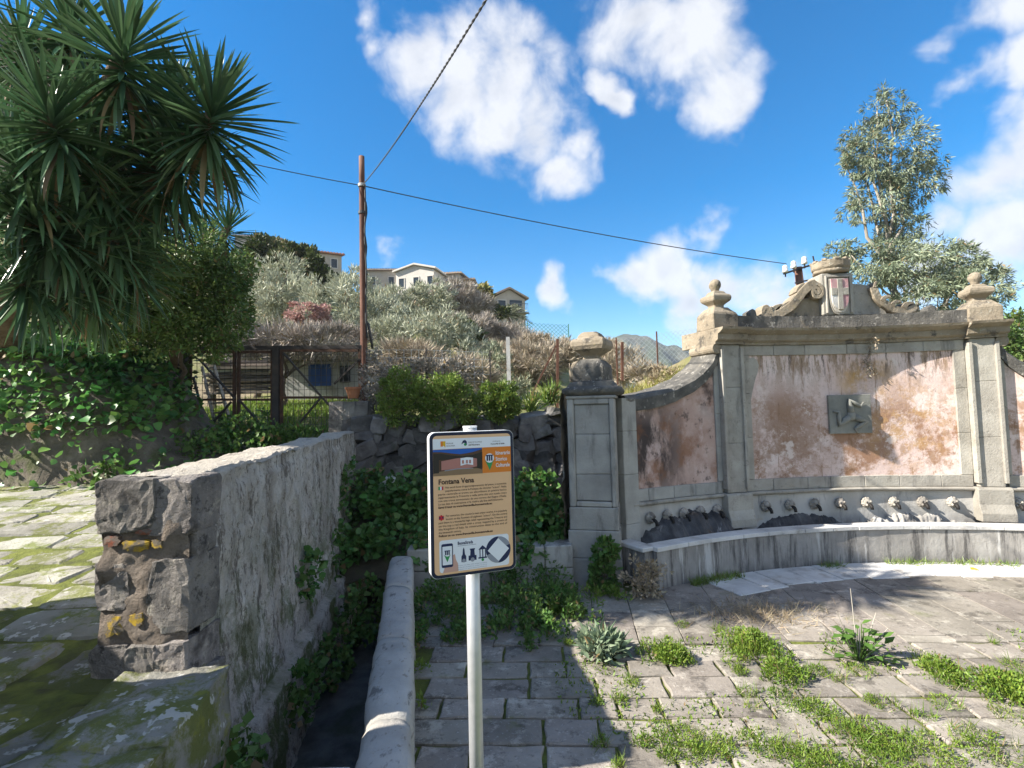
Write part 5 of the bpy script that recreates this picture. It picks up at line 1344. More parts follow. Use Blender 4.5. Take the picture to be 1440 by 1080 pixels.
def scatter_bank(n, lo=.35):
    P = []
    while len(P) < n:
        x, y = rng.uniform(-12, -4.9), 7.3 + 2.6 * rng.random() ** 1.3
        z = bank_h(x, y); f = (z - lane_z(y)) / 1.9
        if f < lo and rng.random() > .12: continue
        P.append((x, y - .08 - .1 * rng.random(), z + .02 + .16 * rng.random() ** 2))
    return np.array(P)
P = scatter_bank(9500); T = rng.normal(size=P.shape) * .55 + np.array([.15, -.55, -.25])
V, F = leaf_arrays(P, T, .045 + .12 * rng.random(len(P)) ** 1.7, .95, 'ivy', np.array([.1, -.6, .75]))
o = obj('ivy', V, F, LM('sunlit_ivy_leaf', (.08, .2, .045), (.14, .28, .07), .5, .4, .3)); meta(o, 'dense dark green ivy covering the rocky bank beside the lane', 'ivy', None, 'stuff')  # brighter copy of the ivy colour, sun on the bank painted in
# broad weeds at the foot of the gate and lane edge
def patch(name, pts, n, L, asp, shape, mat, label, cat, kind='stuff', up=.8, spread=.7, parent=None, h=.15):
    """leafy ground growth: pts (x, y, z, radius, height)"""
    P, T = [], []
    w = np.array([p[3] ** 1.6 for p in pts]); w /= w.sum()
    for (x, y, z, r, hh), ww in zip(pts, w):
        m = max(int(n * ww), 6); a = rng.random(m) * 2 * math.pi; q = np.sqrt(rng.random(m)) * r * (1 + .25 * np.sin(a * 3 + x * 7) + .15 * np.sin(a * 7 + y * 5))
        hz_ = hh * (1 - (q / (r * 1.4)) ** 2).clip(.1) * rng.random(m) ** .7
        P.append(np.stack([x + q * np.cos(a), y + q * np.sin(a), z + hz_], 1))
        T.append(np.stack([np.cos(a) * .5, np.sin(a) * .5, np.full(m, up)], 1) + rng.normal(size=(m, 3)) * spread)
    P, T = np.concatenate(P), np.concatenate(T)
    kp = np.array([fbm((q[0], q[1], 3), 4.5, 3) + .5 * fbm((q[0], q[1], 8), 15, 2) > (-.12 + .25 * rng.random() if mat is not m_greyl else -9) for q in P]); P, T = P[kp], T[kp]
    V, F = leaf_arrays(P, T, L * (.55 + .9 * rng.random(len(P))), asp, shape)
    o = obj(name, V, F, mat, parent)
    if parent is None: meta(o, label, cat, None, kind)
    return o
pts = [(*(at(px, py, y)[:2]), lane_z(y), r, h) for px, py, y, r, h in ((245, 640, 8.6, .5, .5), (290, 625, 9.0, .55, .55), (340, 620, 9.2, .6, .6), (385, 600, 9.4, .4, .35), (205, 655, 8.2, .5, .4), (160, 680, 7.6, .4, .3), (300, 600, 10.6, .7, .6), (360, 590, 11, .8, .6), (350, 625, 9.0, .7, .75), (300, 640, 8.6, .6, .6), (410, 600, 9.5, .5, .5), (440, 598, 9.6, .5, .4), (480, 595, 9.6, .4, .35))]
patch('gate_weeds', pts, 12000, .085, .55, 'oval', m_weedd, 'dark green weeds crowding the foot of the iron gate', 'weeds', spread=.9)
# sunlit grass beyond the gate
gp_ = []
for k in range(9000):
    x, y = rng.uniform(-8.5, -2.6), rng.uniform(10.4, 16.2)
    gp_.append((x, y, terrain_z(x, y)))
gp_ = np.array(gp_)
V, F = leaf_arrays(gp_, rng.normal(size=gp_.shape) * .35 + np.array([0, 0, 1]), .12 + .16 * rng.random(len(gp_)), .12, 'blade')
o = obj('grass', V, F, m_weed); meta(o, 'bright grass growing on the garden beyond the gate', 'grass', None, 'stuff')
# --- yucca
def yleaf(droop, w, n=6):
    V, F = [], []
    for i in range(n + 1):
        t = i / n; wd = w * (.55 + .6 * math.sin(min(t * 1.5, 1) * math.pi / 2)) * (1 - t ** 3) / 2
        y = t - droop * .25 * t ** 3; z = -droop * t * t * .5
        V += [(-wd, y, z + wd * .45), (0, y, z), (wd, y, z + wd * .45)]
    for i in range(n):
        for k in (0, 1): F.append((3 * i + k, 3 * i + k + 1, 3 * i + k + 4, 3 * i + k + 3))
    return V, F
YL = [mesh('leaf', *yleaf(d, .07), m_yucca) for d in (.0, .05, .14, .42)]
YD = mesh('leaf', *yleaf(.5, .06), m_dead)
_yla = [np.array(yleaf(d, .07)[0]) for d in (.0, .05, .14, .42)]; _ylf = np.array(yleaf(.1, .075)[1])
def yucca(name, base, heads, nleaf, nobj, label, stems):
    t = thing(name, tuple(base), label, 'yucca')
    sb = MB()
    for pts, r0, r1 in stems: sb.tube([Vector(p) for p in pts], list(np.linspace(r0, r1, len(pts))), 10)
    sb.build('trunk', m_yst, t, smooth=True, jitter=.015)
    rest, dead = [], []; cnt = 0
    cand = []
    for hi, (c, ax, L) in enumerate(heads):
        ax = Vector(ax).normalized(); c = Vector(c)
        for k in range(nleaf):
            f = (k + .5) / nleaf                       # 0 young upright ... 1 old hanging
            th = RAD(8 + 128 * f ** .85 + random.gauss(0, 7)); ph = k * 2.39996 + random.gauss(0, .2)
            u = ax.orthogonal().normalized(); v = ax.cross(u)
            d = ax * math.cos(th) + (u * math.cos(ph) + v * math.sin(ph)) * math.sin(th)
            d.normalize()
            p = c - ax * (.38 * f) + d * .03
            d = (d + Vector((0, 0, -.18 * f))).normalized()
            LL = L * random.uniform(.82, 1.1) * (.7 + .3 * min(1, f * 3))
            dr = 0 if f < .25 else (1 if f < .6 else (2 if f < .85 else 3))
            side = d.cross(Vector((0, 0, 1)));
            if side.length < .05: side = Vector((1, 0, 0))
            side.normalize(); up = side.cross(d)
            m = Matrix((side, d, up)).transposed().to_4x4(); m = Matrix.Translation(p) @ m @ Matrix.Scale(LL, 4)
            cand.append((hi, f, m, dr))
    random.shuffle(cand)
    for hi, f, m, dr in cand:
        if cnt < nobj and f < .85:
            o = bpy.data.objects.new('leaf', YL[dr]); COL.objects.link(o); o.parent = t
            o.matrix_local = Matrix.Translation(-wpos(t)) @ m; cnt += 1
        else:
            A_ = np.array(m.to_3x3()); V = _yla[dr] @ A_.T + np.array(m.translation)
            (dead if f > .93 and random.random() < .6 else rest).append((V, _ylf))
    for lst, mt, nm in ((rest, m_yucca, 'foliage'), (dead, m_dead, 'dead_leaves')):
        if lst:
            V, F = join_arrays(lst); o = obj(nm, V, F, mt, t); o['kind'] = 'stuff'
yb = Vector((-8.6, 8.6, 2.4))
hd = [(300, 150, 5.2, .84, (.35, -.25, 1)), (172, 62, 4.9, .8, (.1, -.2, 1)), (62, 150, 4.7, .75, (-.2, -.4, 1)), (118, 235, 5.3, .8, (-.1, -.6, .7)), (222, 228, 5.7, .8, (.35, -.5, .7)), (30, 300, 5.0, .68, (-.2, -.8, .5)), (150, 330, 5.6, .68, (.1, -.8, .35)), (250, 130, 5.9, .66, (.3, .2, 1)), (100, 30, 5.6, .7, (-.1, .1, 1)), (20, 225, 4.9, .75, (-.2, -.4, .9)), (75, 330, 5.3, .8, (-.1, -.8, .3)), (135, 150, 5.4, .78, (.1, -.3, 1)), (15, 395, 5.3, .75, (-.1, -.8, .1)), (105, 405, 5.8, .75, (.1, -.8, .1)), (190, 300, 6.1, .78, (.3, -.6, .4)), (270, 215, 5.5, .75, (.6, -.3, .5)), (180, 380, 6.2, .7, (.3, -.7, .1)), (30, 60, 5.6, .7, (-.2, 0, 1))]
heads = [(at(x, y, Y), ax, L) for x, y, Y, L, ax in hd]
fork = Vector((-7.1, 7.2, 4.6))
stems = [([yb, Vector((-8.0, 8.0, 3.4)), fork], .26, .2)] + [([fork + Vector((0, 0, -.15)), fork.lerp(c, .5) + Vector((0, .1, -.12)), c - Vector(ax).normalized() * .1], .14, .07) for c, ax, L in heads]
yucca('yucca_tree', yb, heads, 150, 280, 'large many headed yucca with sword leaves leaning over the lane', stems)
c2 = at(322, 316, 8.6)
yucca('yucca_tree', (c2.x - 1.8, 9.4, 2.2), [(c2, (.3, -.2, 1), .62), (at(290, 330, 8.9), (-.2, -.2, 1), .58)], 110, 0, 'smaller yucca head showing below and behind the large yucca',
      [([(c2.x - 1.8, 9.4, 2.1), (c2.x - 1.4, 9.3, 3.4), c2], .1, .06), ([(c2.x - 1.45, 9.3, 3.2), at(290, 330, 8.9)], .09, .06)])
# hanging dead skirt leaves under the yucca
# --- dense shrub under the yucca, dark tree, gate side
def shrub_tree(name, label, cat, blobs, n, L, asp, shape, leafm, base, trunk_r=.08, barkm=None, limbs=5, group=None, **kw):
    base = Vector(base); t = thing(name, tuple(base), label, cat, group)
    mb = MB(); rr = random.Random(len(bpy.data.objects))
    cs = [Vector(b[0]) for b in blobs]; mean = sum(cs, Vector()) / len(cs)
    fk = base.lerp(mean, .5)
    limb(mb, base, fk, trunk_r, trunk_r * .7, trunk_r * .6)
    for k in range(limbs):
        c, r = blobs[k % len(blobs)]; e = Vector(c) + Vector((rr.uniform(-.6, .6) * r[0], rr.uniform(-.6, .6) * r[1], rr.uniform(-.2, .7) * r[2]))
        limb(mb, fk, e, trunk_r * .55, trunk_r * .12, trunk_r * .8)
    mb.build('trunk', barkm or m_bark, t, smooth=True)
    crown('crown', blobs, n, L, asp, shape, leafm, t, **kw)
    return t
def B(px, py, Y, rx, rz, ry=None):
    s = Y / 720
    return (at(px, py, Y), (rx * s, (ry or rx) * s, rz * s))
shrub_tree('leafy_shrub', 'tall olive green shrub hanging over the gate posts under the yucca', 'shrub', [B(265, 385, 7.9, 82, 72), B(230, 420, 7.7, 60, 60), B(305, 420, 8.0, 44, 62), B(215, 345, 7.8, 60, 40), B(262, 462, 7.9, 55, 34), B(318, 385, 8.1, 34, 50), B(180, 400, 7.9, 60, 55), B(190, 460, 7.8, 60, 40), B(300, 470, 8.3, 36, 40), B(330, 440, 8.6, 26, 50)], 34000, .07, .42, 'oval', m_bushy, at(250, 560, 9.4), .05, clumps=34, cr=.28, shell=.45, rand=.8, up=.0, droop=.15)
shrub_tree('dark_shrub', 'dark shaded shrub filling the hollow behind the ivy bank', 'shrub', [B(120, 450, 9.2, 95, 75), B(40, 430, 9.4, 80, 80), B(190, 500, 9.3, 70, 60), B(60, 330, 9.6, 110, 90), B(170, 380, 9.6, 80, 80), B(235, 520, 9.5, 30, 80)], 11000, .12, .6, 'oval', m_ivyd, at(120, 600, 9.5), .12, clumps=30, cr=.3, shell=.3)
# --- hillside trees
def tree(label, cat, blobs, n, L, asp, shape, leafm, base_px, name='tree', group=None, tr=.12, barkm=None, **kw):
    b = at(*base_px); tz = terrain_z(b.x, b.y) if b.y > 9.25 else b.z
    return shrub_tree(name, label, cat, blobs, n, L, asp, shape, leafm, (b.x, b.y, min(tz, b.z) - .1), tr, barkm, 6, group, **kw)
OG = 'silvery olive trees on the slope'
ok = dict(clumps=44, cr=.2, shell=.4, rand=.55, up=.7)
tree('silvery olive tree below the dark evergreens at the left of the slope', 'olive tree', [B(370, 410, 21, 45, 38), B(410, 425, 21, 50, 38), B(350, 445, 20, 34, 40), B(395, 385, 22, 34, 26)], 8500, .21, .2, 'lance', m_olive, (390, 500, 21), 'olive_tree', OG, **ok)
tree('silvery olive tree crossed by the tall pole', 'olive tree', [B(480, 428, 20, 55, 42), B(525, 452, 20, 60, 40), B(450, 460, 19, 42, 32), B(495, 405, 21, 36, 26)], 10000, .2, .2, 'lance', m_olive, (490, 520, 20), 'olive_tree', OG, **ok)
tree('tall silvery olive tree just right of the pole under the white house', 'olive tree', [B(570, 428, 25, 48, 32), B(605, 420, 26, 40, 26), B(552, 450, 24, 46, 36)], 8500, .24, .2, 'lance', m_olive, (575, 500, 25), 'olive_tree', OG, **ok)
tree('broad silvery olive tree nearest the round bushes', 'olive tree', [B(600, 465, 17, 58, 40), B(640, 490, 17, 46, 36), B(560, 480, 17, 46, 34), B(665, 515, 16.5, 34, 26)], 10000, .17, .2, 'lance', m_olive, (600, 540, 17), 'olive_tree', OG, **ok)
tree('small grey olive sapling left of the rusty post', 'olive tree', [B(690, 520, 15, 28, 34), B(725, 545, 14, 26, 20)], 2600, .14, .2, 'lance', m_olive2, (695, 560, 15), 'olive_tree', OG, tr=.05, **ok)
tree('shaded olive tree behind the gate', 'olive tree', [B(330, 470, 17, 40, 40), B(380, 480, 17, 44, 30), B(420, 490, 16.5, 36, 22)], 5200, .17, .2, 'lance', m_olive2, (360, 530, 17), 'olive_tree', OG, **ok)
tree('pink flowering bush among the olives', 'blossom tree', [B(432, 440, 18, 30, 14), B(415, 450, 18, 14, 10), B(452, 446, 18, 14, 10)], 2600, .1, .6, 'oval', m_pinkb, (432, 480, 18), 'blossom_tree', tr=.05, clumps=20, cr=.35)
EG = 'dark evergreen trees under the hilltop houses'
tree('broad dark evergreen tree left of the red roofed house', 'evergreen tree', [B(420, 375, 38, 34, 26), B(448, 395, 38, 26, 22), B(402, 356, 39, 18, 14), B(428, 358, 39, 14, 12)], 9000, .33, .55, 'oval', m_ever, (425, 430, 38), 'evergreen_tree', EG, tr=.2, clumps=36, cr=.22)
tree('dark evergreen tree beside the small yucca on the ridge', 'evergreen tree', [B(370, 360, 40, 32, 28), B(350, 380, 40, 28, 28), B(378, 345, 41, 14, 12)], 6500, .33, .55, 'oval', m_ever, (365, 430, 40), 'evergreen_tree', EG, tr=.2, clumps=36, cr=.22)
def bare(label, blobs, n, L, asp, mat, base_px, group='bare bushes on the hillside', tr=.06, name='bare_bush'):
    return tree(label, 'bush', blobs, n, L, asp, 'twig', mat, base_px, name, group, tr, clumps=30, cr=.3, shell=.3, rand=.7, up=.7)
bare('greyish bare bush below the white house', [B(640, 418, 40, 32, 18), B(615, 428, 38, 28, 20), B(665, 432, 40, 26, 18)], 15000, .6, .022, m_twig, (640, 450, 40))
bare('greyish bare bush under the palm', [B(690, 472, 34, 36, 22), B(722, 488, 33, 30, 20), B(660, 468, 32, 30, 26)], 16000, .5, .022, m_twig, (690, 505, 34))
bare('wide reddish bare bush left of the pier urn', [B(760, 508, 22, 46, 32), B(730, 525, 22, 34, 26), B(790, 498, 24, 32, 20), B(700, 510, 24, 34, 24), B(745, 488, 27, 30, 14)], 30000, .36, .02, m_twigr, (755, 560, 22))
bare('brown bare bush behind the pier urn', [B(872, 515, 20, 34, 24), B(905, 530, 18, 24, 14), B(840, 500, 24, 30, 20)], 13000, .32, .02, m_twigr, (872, 560, 20))
bare('pale tangle of dry twigs under the olives by the gate', [B(400, 480, 14.5, 60, 26), B(470, 485, 14.5, 50, 20), B(330, 480, 14.5, 34, 34)], 13000, .3, .018, m_twig, (400, 530, 14.5))
bare('brown bare bush behind the round bushes', [B(575, 510, 13.5, 52, 22), B(650, 530, 13, 46, 20)], 11000, .26, .02, m_twigr, (600, 550, 13.5))
tree('yellow green shrub on the ridge by the brown house', 'shrub', [B(668, 420, 44, 15, 16), B(680, 412, 44, 12, 10)], 2600, .35, .5, 'oval', m_yg, (670, 450, 44), 'shrub', tr=.08)
tree('dark low shrub under the gabled house', 'shrub', [B(690, 440, 46, 24, 10), B(650, 470, 30, 26, 14)], 3500, .3, .5, 'oval', m_ever, (690, 460, 46), 'shrub', tr=.08)
# palm
pl = at(718, 445, 48); t = thing('palm_tree', (pl.x, pl.y, terrain_z(pl.x, pl.y)), 'short palm in front of the gabled house', 'palm')
MB().tube([(pl.x, pl.y, terrain_z(pl.x, pl.y) - .2), (pl.x, pl.y, pl.z)], [.3, .25], 10).build('trunk', m_bark, t, smooth=True)
fr = []
for k in range(26):
    a = k * 2.4; el = RAD(70 - 80 * (k / 26)); d = Vector((math.cos(a) * math.cos(el), math.sin(a) * math.cos(el), math.sin(el)))
    for j in range(24):
        tt = j / 24; p = pl + d * 2.0 * tt + Vector((0, 0, -.9 * tt * tt)); s = d.cross(Vector((0, 0, 1))).normalized()
        for sg_ in (-1, 1): fr.append((p, s * sg_ + d * .6 + Vector((0, 0, -.2))))
V, F = leaf_arrays(np.array([p for p, _ in fr]), np.array([q for _, q in fr]), .5, .13, 'lance'); o = obj('fronds', V, F, m_olive2, t); o['kind'] = 'stuff'
# --- eucalyptus
eb = at(1265, 600, 19)
blobs = [B(1245, 160, 19, 34, 36), B(1215, 215, 19, 34, 34), B(1250, 225, 19, 56, 50), B(1285, 250, 19, 40, 44), B(1235, 285, 19, 50, 36), B(1270, 310, 19, 34, 30), B(1265, 345, 19, 34, 34), B(1210, 190, 19.3, 24, 22),
         B(1225, 380, 18, 70, 34), B(1290, 375, 18, 60, 38), B(1340, 380, 17.5, 48, 38), B(1380, 400, 17, 34, 40), B(1185, 355, 18, 24, 16), B(1310, 420, 17, 80, 30), B(1395, 450, 16.5, 34, 40), B(1430, 480, 16, 30, 34)]
t = shrub_tree('eucalyptus_tree', 'tall grey green eucalyptus rising behind the fountain', 'eucalyptus', blobs[:8], 14500, .19, .2, 'lance', m_euca, (eb.x, eb.y, 2.2), .16, m_barkp, 9, clumps=60, cr=.15, shell=.3, rand=.5, up=-.2, droop=.5)
t = shrub_tree('eucalyptus_tree', 'spreading lower eucalyptus crown behind the right finial', 'eucalyptus', blobs[8:], 20000, .17, .22, 'lance', m_euca, (at(1330, 600, 17.6).x, 17.6, 2.2), .13, m_barkp, 10, clumps=46, cr=.2, shell=.35, rand=.55, up=-.1, droop=.4)
shrub_tree('shrub', 'green shrub behind the right wing of the fountain', 'shrub', [B(1440, 470, 12, 40, 30), B(1425, 490, 12, 20, 16)], 2600, .11, .45, 'oval', m_bushy, (at(1440, 520, 12).x, 12, 2.2), .05)
# bare tree at far upper left
bt = Vector((-11.5, 11, 2.5)); t = thing('bare_tree', tuple(bt), 'leafless grey tree at the upper left corner behind the yucca', 'tree')
tb = MB(); rb_ = random.Random(5)
def grow(p, d, L, r, dep):
    e = p + d * L; tb.tube([p, p.lerp(e, .5) + Vector((rb_.gauss(0, L * .05), rb_.gauss(0, L * .05), 0)), e], [r, r * .85, r * .7], 5, False)
    if dep:
        for _ in range(3 if dep > 1 else 4):
            q = (d + Vector((rb_.gauss(0, .45), rb_.gauss(0, .45), rb_.gauss(.1, .35)))).normalized(); grow(p.lerp(e, rb_.uniform(.6, 1)), q, L * rb_.uniform(.6, .85), r * .62, dep - 1)
grow(bt, Vector((.05, 0, 1)), 3.2, .14, 5)
tb.build('trunk', m_twig, t)
# --- shrubs on the terrace wall
for k, (px, py, rx, rz, lab) in enumerate(((566, 560, 37, 40, 'round light green bush at the left end of the terrace wall'), (634, 566, 40, 37, 'broad round light green bush in the middle of the terrace wall'), (700, 564, 29, 28, 'smallest round light green bush on the terrace wall'))):
    shrub_tree('round_bush', lab, 'bush', [B(px, py, 8.9, rx, rz, rx * .8), B(px - rx * .4, py - 8, 8.8, rx * .55, rz * .6), B(px + rx * .45, py + 6, 8.8, rx * .55, rz * .65)], 9000, .052, .45, 'oval', m_bush, (at(px, 590, 9.2).x, 9.2, 2.1), .03, group='round bushes along the terrace wall', clumps=34, cr=.24, shell=.6, rand=.6, up=.4)
t = shrub_tree('dry_creeper', 'pale dry creeper with seed heads tangled in the wire fence', 'creeper', [B(530, 525, 9.6, 26, 34), B(575, 520, 9.7, 40, 18), B(630, 520, 9.7, 45, 18), B(520, 560, 9.4, 18, 34)], 5200, .05, .7, 'oval', m_white_dry, at(530, 590, 9.5), .02, clumps=40, cr=.25, shell=.2)
for px, py, r, lab in ((747, 560, 22, 'low spiky light green plant on the terrace wall'), (774, 548, 26, 'taller spiky plant beside the rusty post')):
    c = at(px, py + 14, 9.3); n = 110
    P = np.tile(np.array(c), (n, 1)) + rng.normal(size=(n, 3)) * .05; T = rng.normal(size=(n, 3)) * .6 + np.array([0, 0, .9])
    V, F = leaf_arrays(P, T, r * 9.3 / 720 * (.8 + .5 * rng.random(n)), .09, 'blade'); o = obj('spiky_plant', V, F, m_bush); meta(o, lab, 'plant', 'spiky plants on the terrace')
# dry grass on the retained soil above the wing
P = np.array([tuple(A(a, -.45 - d, wz(a) - .06)) for a, d in zip(rng.uniform(-27, -17.5, 900), rng.random(900) * .9)])
V, F = leaf_arrays(P, rng.normal(size=P.shape) * .45 + np.array([0, 0, .9]), .08 + .12 * rng.random(len(P)), .07, 'blade'); o = obj('dry_grass', V, F, m_yg); meta(o, 'tufts of yellowish grass on the soil behind the left wing', 'grass', None, 'stuff')
c = at(938, 532, 8.6)
shrub_tree('scrub_plant', 'small bushy weed growing on top of the left wing', 'plant', [((c.x, c.y, c.z + .02), (.28, .25, .18))], 900, .07, .25, 'lance', m_dry, (c.x, c.y, c.z - .2), .012)

# --- ivy in the hollow below the terrace wall, and round the channel
def ivy_mound(name, blobs, n, label, L=.075, mat=None, shape='ivy'):
    P, O = cloud_points(blobs, n, 40, .26, .75)
    T = O * .6 + rng.normal(size=O.shape) * .6 + np.array([0, -.2, -.1]); V, F = leaf_arrays(P, T, L * (.4 + 1.3 * rng.random(len(P)) ** 1.6), .9, shape, np.array([0, -.6, .7]))
    o = obj(name, V, F, mat or m_ivy); meta(o, label, 'ivy', None, 'stuff')
m_hollow = m_soil
V, F = grid(30, 20, lambda u, v: Vector((-2.5 + 3.6 * u, 6.95 + 2.2 * v, .12 + 1.0 * v ** .8 + .12 * fbm((u * 5, v * 5, 2), 1, 3))))
o = obj('hollow_bank', V, F, m_soil, smooth=True); meta(o, kind='structure')
ivy_mound('ivy', [B(530, 725, 8.0, 34, 55), B(570, 710, 8.2, 50, 48), B(515, 780, 7.4, 28, 34), B(560, 755, 7.6, 45, 28), B(620, 720, 8.3, 45, 48), B(600, 775, 6.95, 26, 20), B(655, 775, 6.95, 26, 22)], 10500, 'ivy and bramble filling the hollow left of the sign')
ivy_mound('ivy', [B(750, 700, 7.9, 40, 32), B(770, 740, 7.4, 32, 40), B(735, 760, 7.3, 30, 30), B(700, 740, 7.8, 34, 40), B(745, 775, 6.95, 26, 18)], 7000, 'ivy filling the hollow between the sign and the pier', mat=m_ivy)
ivy_mound('wall_creeper', [((-2.5, 8.0, 1.0), (.1, .7, .6)), ((-2.38, 7.0, .5), (.1, .4, .4)), ((-2.12, 5.35, .7), (.09, .28, .22))], 1300, 'green creeper hanging on the shaded face of the lane wall', .06)
ivy_mound('channel_weeds', [((-1.66, 3.15, .1), (.12, .2, .34)), ((-1.6, 2.85, .3), (.1, .15, .25)), ((-1.5, 2.9, .0), (.14, .2, .2)), ((-1.9, 4.6, -.1), (.1, .35, .25)), ((-1.95, 5.6, -.25), (.15, .4, .25)), ((-1.9, 6.5, -.1), (.25, .4, .35))], 3000, 'weeds growing at the foot of the lane wall in the channel', .055, m_weedd, 'oval')
# --- weeds along the foot of the low wall and pier
wp = []
for px, py, r, h in ((600, 850, .32, .3), (650, 850, .3, .28), (700, 850, .36, .32), (745, 850, .36, .34), (785, 845, .34, .3), (715, 880, .34, .2), (760, 878, .3, .2), (655, 880, .2, .15), (600, 885, .18, .2), (810, 850, .3, .2), (620, 835, .25, .35), (700, 820, .3, .4), (745, 815, .3, .45), (775, 810, .25, .4)):
    p = gz(px, py + 14, 0); wp.append((p.x, min(p.y, 6.62), 0, r, h))
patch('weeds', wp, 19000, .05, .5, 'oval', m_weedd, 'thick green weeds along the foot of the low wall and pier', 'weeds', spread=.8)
wp = [(*(gz(px, py + 8, 0)[:2]), 0, r, h) for px, py, r, h in ((830, 838, .3, .16), (860, 838, .2, .16), (800, 852, .22, .14), (770, 860, .22, .14), (585, 940, .1, .12), (583, 900, .12, .14), (590, 990, .08, .08))]
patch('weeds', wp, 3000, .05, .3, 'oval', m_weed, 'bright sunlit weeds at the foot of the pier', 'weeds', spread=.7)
c = gz(850, 832, 0)
shrub_tree('ivy_bush', 'small dark ivy bush growing against the foot of the pier', 'bush', [((c.x, c.y - .0, .22), (.19, .16, .26)), ((c.x + .02, c.y, .5), (.14, .12, .16))], 1500, .055, .8, 'ivy', m_weedd, (c.x, c.y, 0), .012, clumps=30, shell=.6)
c = gz(905, 838, 0)
shrub_tree('dry_plant', 'dry brown plant with seed heads in front of the basin corner', 'plant', [((c.x, c.y - .08, .24), (.26, .2, .26))], 900, .05, .5, 'oval', m_dry, (c.x, c.y - .08, 0), .008, shell=.3)
# --- growth on the paving
def tuft(px, py, r, h, n, mat, label, name='weed_clump', L=.05, shape='oval', asp=.45, flat_=.55, group='weed clumps on the paving'):
    c = gz(px, py, 0)
    pts = [(c.x, c.y, 0, r * .8, h)] + [(c.x + random.gauss(0, r * .55), c.y + random.gauss(0, r * .4), 0, r * .45, h * .8) for _ in range(4)]
    o = patch(name, pts, n, L, asp, shape, mat, label, 'weeds', None, spread=.75); o['group'] = group
    if shape == 'oval':
        P = []
        for (x, y, z, rr_, hh) in pts:
            m = int(n * .012); a = rng.random(m) * 6.283; q = np.sqrt(rng.random(m)) * rr_
            P.append(np.stack([x + q * np.cos(a), y + q * np.sin(a), np.zeros(m)], 1))
        P = np.concatenate(P); V, F = leaf_arrays(P, rng.normal(size=P.shape) * .4 + np.array([0, 0, 1]), h * (.5 + .6 * rng.random(len(P))), .06, 'blade'); g_ = obj('blades', V, F, m_weed, o); g_['kind'] = 'stuff'
    return o
tuft(930, 920, .28, .14, 4600, m_weed, 'bright green weed clump right of the grey leaved plant', shape='oval', L=.027)
tuft(1055, 915, .4, .17, 8000, m_weed, 'largest bright green weed clump in the middle of the paving', L=.027)
tuft(1405, 975, .3, .16, 6000, m_weed, 'bright green weed clump at the right edge of the paving', L=.03)
tuft(848, 918, .2, .2, 700, m_greyl, 'grey green leafy plant at the edge of the wall shadow', 'grey_plant', .11, 'lance', .3)
c = gz(846, 918, 0)
cols = [(960, 1045, .3), (1080, 1048, .26), (1000, 1050, .22), (1230, 1040, .3), (1300, 1060, .35), (1150, 1000, .2), (1110, 985, .2), (1050, 975, .12), (1040, 945, .1), (1180, 955, .12), (1330, 990, .15), (1240, 990, .16), (1150, 945, .14), (1210, 945, .18), (1330, 960, .18), (1390, 1050, .3), (1430, 1010, .2), (905, 1045, .1), (890, 960, .1), (925, 1000, .06), (870, 985, .1), (845, 1045, .1), (840, 990, .08), (1060, 995, .08), (1130, 1060, .25), (1250, 1075, .3), (1170, 1080, .25), (1350, 1030, .15), (960, 880, .1), (1010, 885, .08), (870, 1075, .06), (800, 905, .08), (940, 1065, .1), (1290, 925, .05), (1400, 905, .06), (1190, 1030, .2), (1300, 1010, .12), (1440, 940, .2), (1420, 960, .2)]
pts = [(*(gz(x, y, 0)[:2]), 0, r * .72, .02 + .11 * r) for x, y, r in cols]
patch('weeds', pts, 22000, .019, .42, 'oval', m_weed, 'low bright weeds spreading over the joints of the near paving', 'weeds', spread=.7)
P, T = [], []
for x, y, z, r, h in pts:
    m = int(900 * r) + 10; a = rng.random(m) * 6.283; q = np.sqrt(rng.random(m)) * r
    P.append(np.stack([x + q * np.cos(a), y + q * np.sin(a), np.zeros(m)], 1))
P = np.concatenate(P); V, F = leaf_arrays(P, rng.normal(size=P.shape) * .5 + np.array([0, 0, .9]), .03 + .09 * rng.random(len(P)) ** 2, .06, 'blade'); o = obj('grass', V, F, m_weed); meta(o, 'thin grass blades mixed with the weeds on the near paving', 'grass', None, 'stuff')
P = P[rng.random(len(P)) < .3]; V, F = leaf_arrays(P, rng.normal(size=P.shape) * .8 + np.array([0, 0, .5]), .03 + .06 * rng.random(len(P)), .06, 'blade'); o = obj('dry_grass', V, F, m_dry); meta(o, 'dead straw coloured blades among the weeds on the near paving', 'grass', None, 'stuff')
# fine growth along the joints
P = []
while len(P) < 5200:
    x, y = rng.uniform(-.4, 6.5), rng.uniform(2.9, 5.3)
    if fbm((x, y, 9), .9, 3) + .35 * fbm((x, y, 4), 3, 2) > .12 and in_plaza(x, y) and x > .3: P.append((x, y, -.01))
P = np.array(P); V, F = leaf_arrays(P, rng.normal(size=P.shape) * .6 + np.array([0, 0, .8]), .02 + .03 * rng.random(len(P)), .35, 'oval'); o = obj('weeds', V, F, m_weed); meta(o, 'tiny green sprigs growing from the paving joints', 'weeds', None, 'stuff')
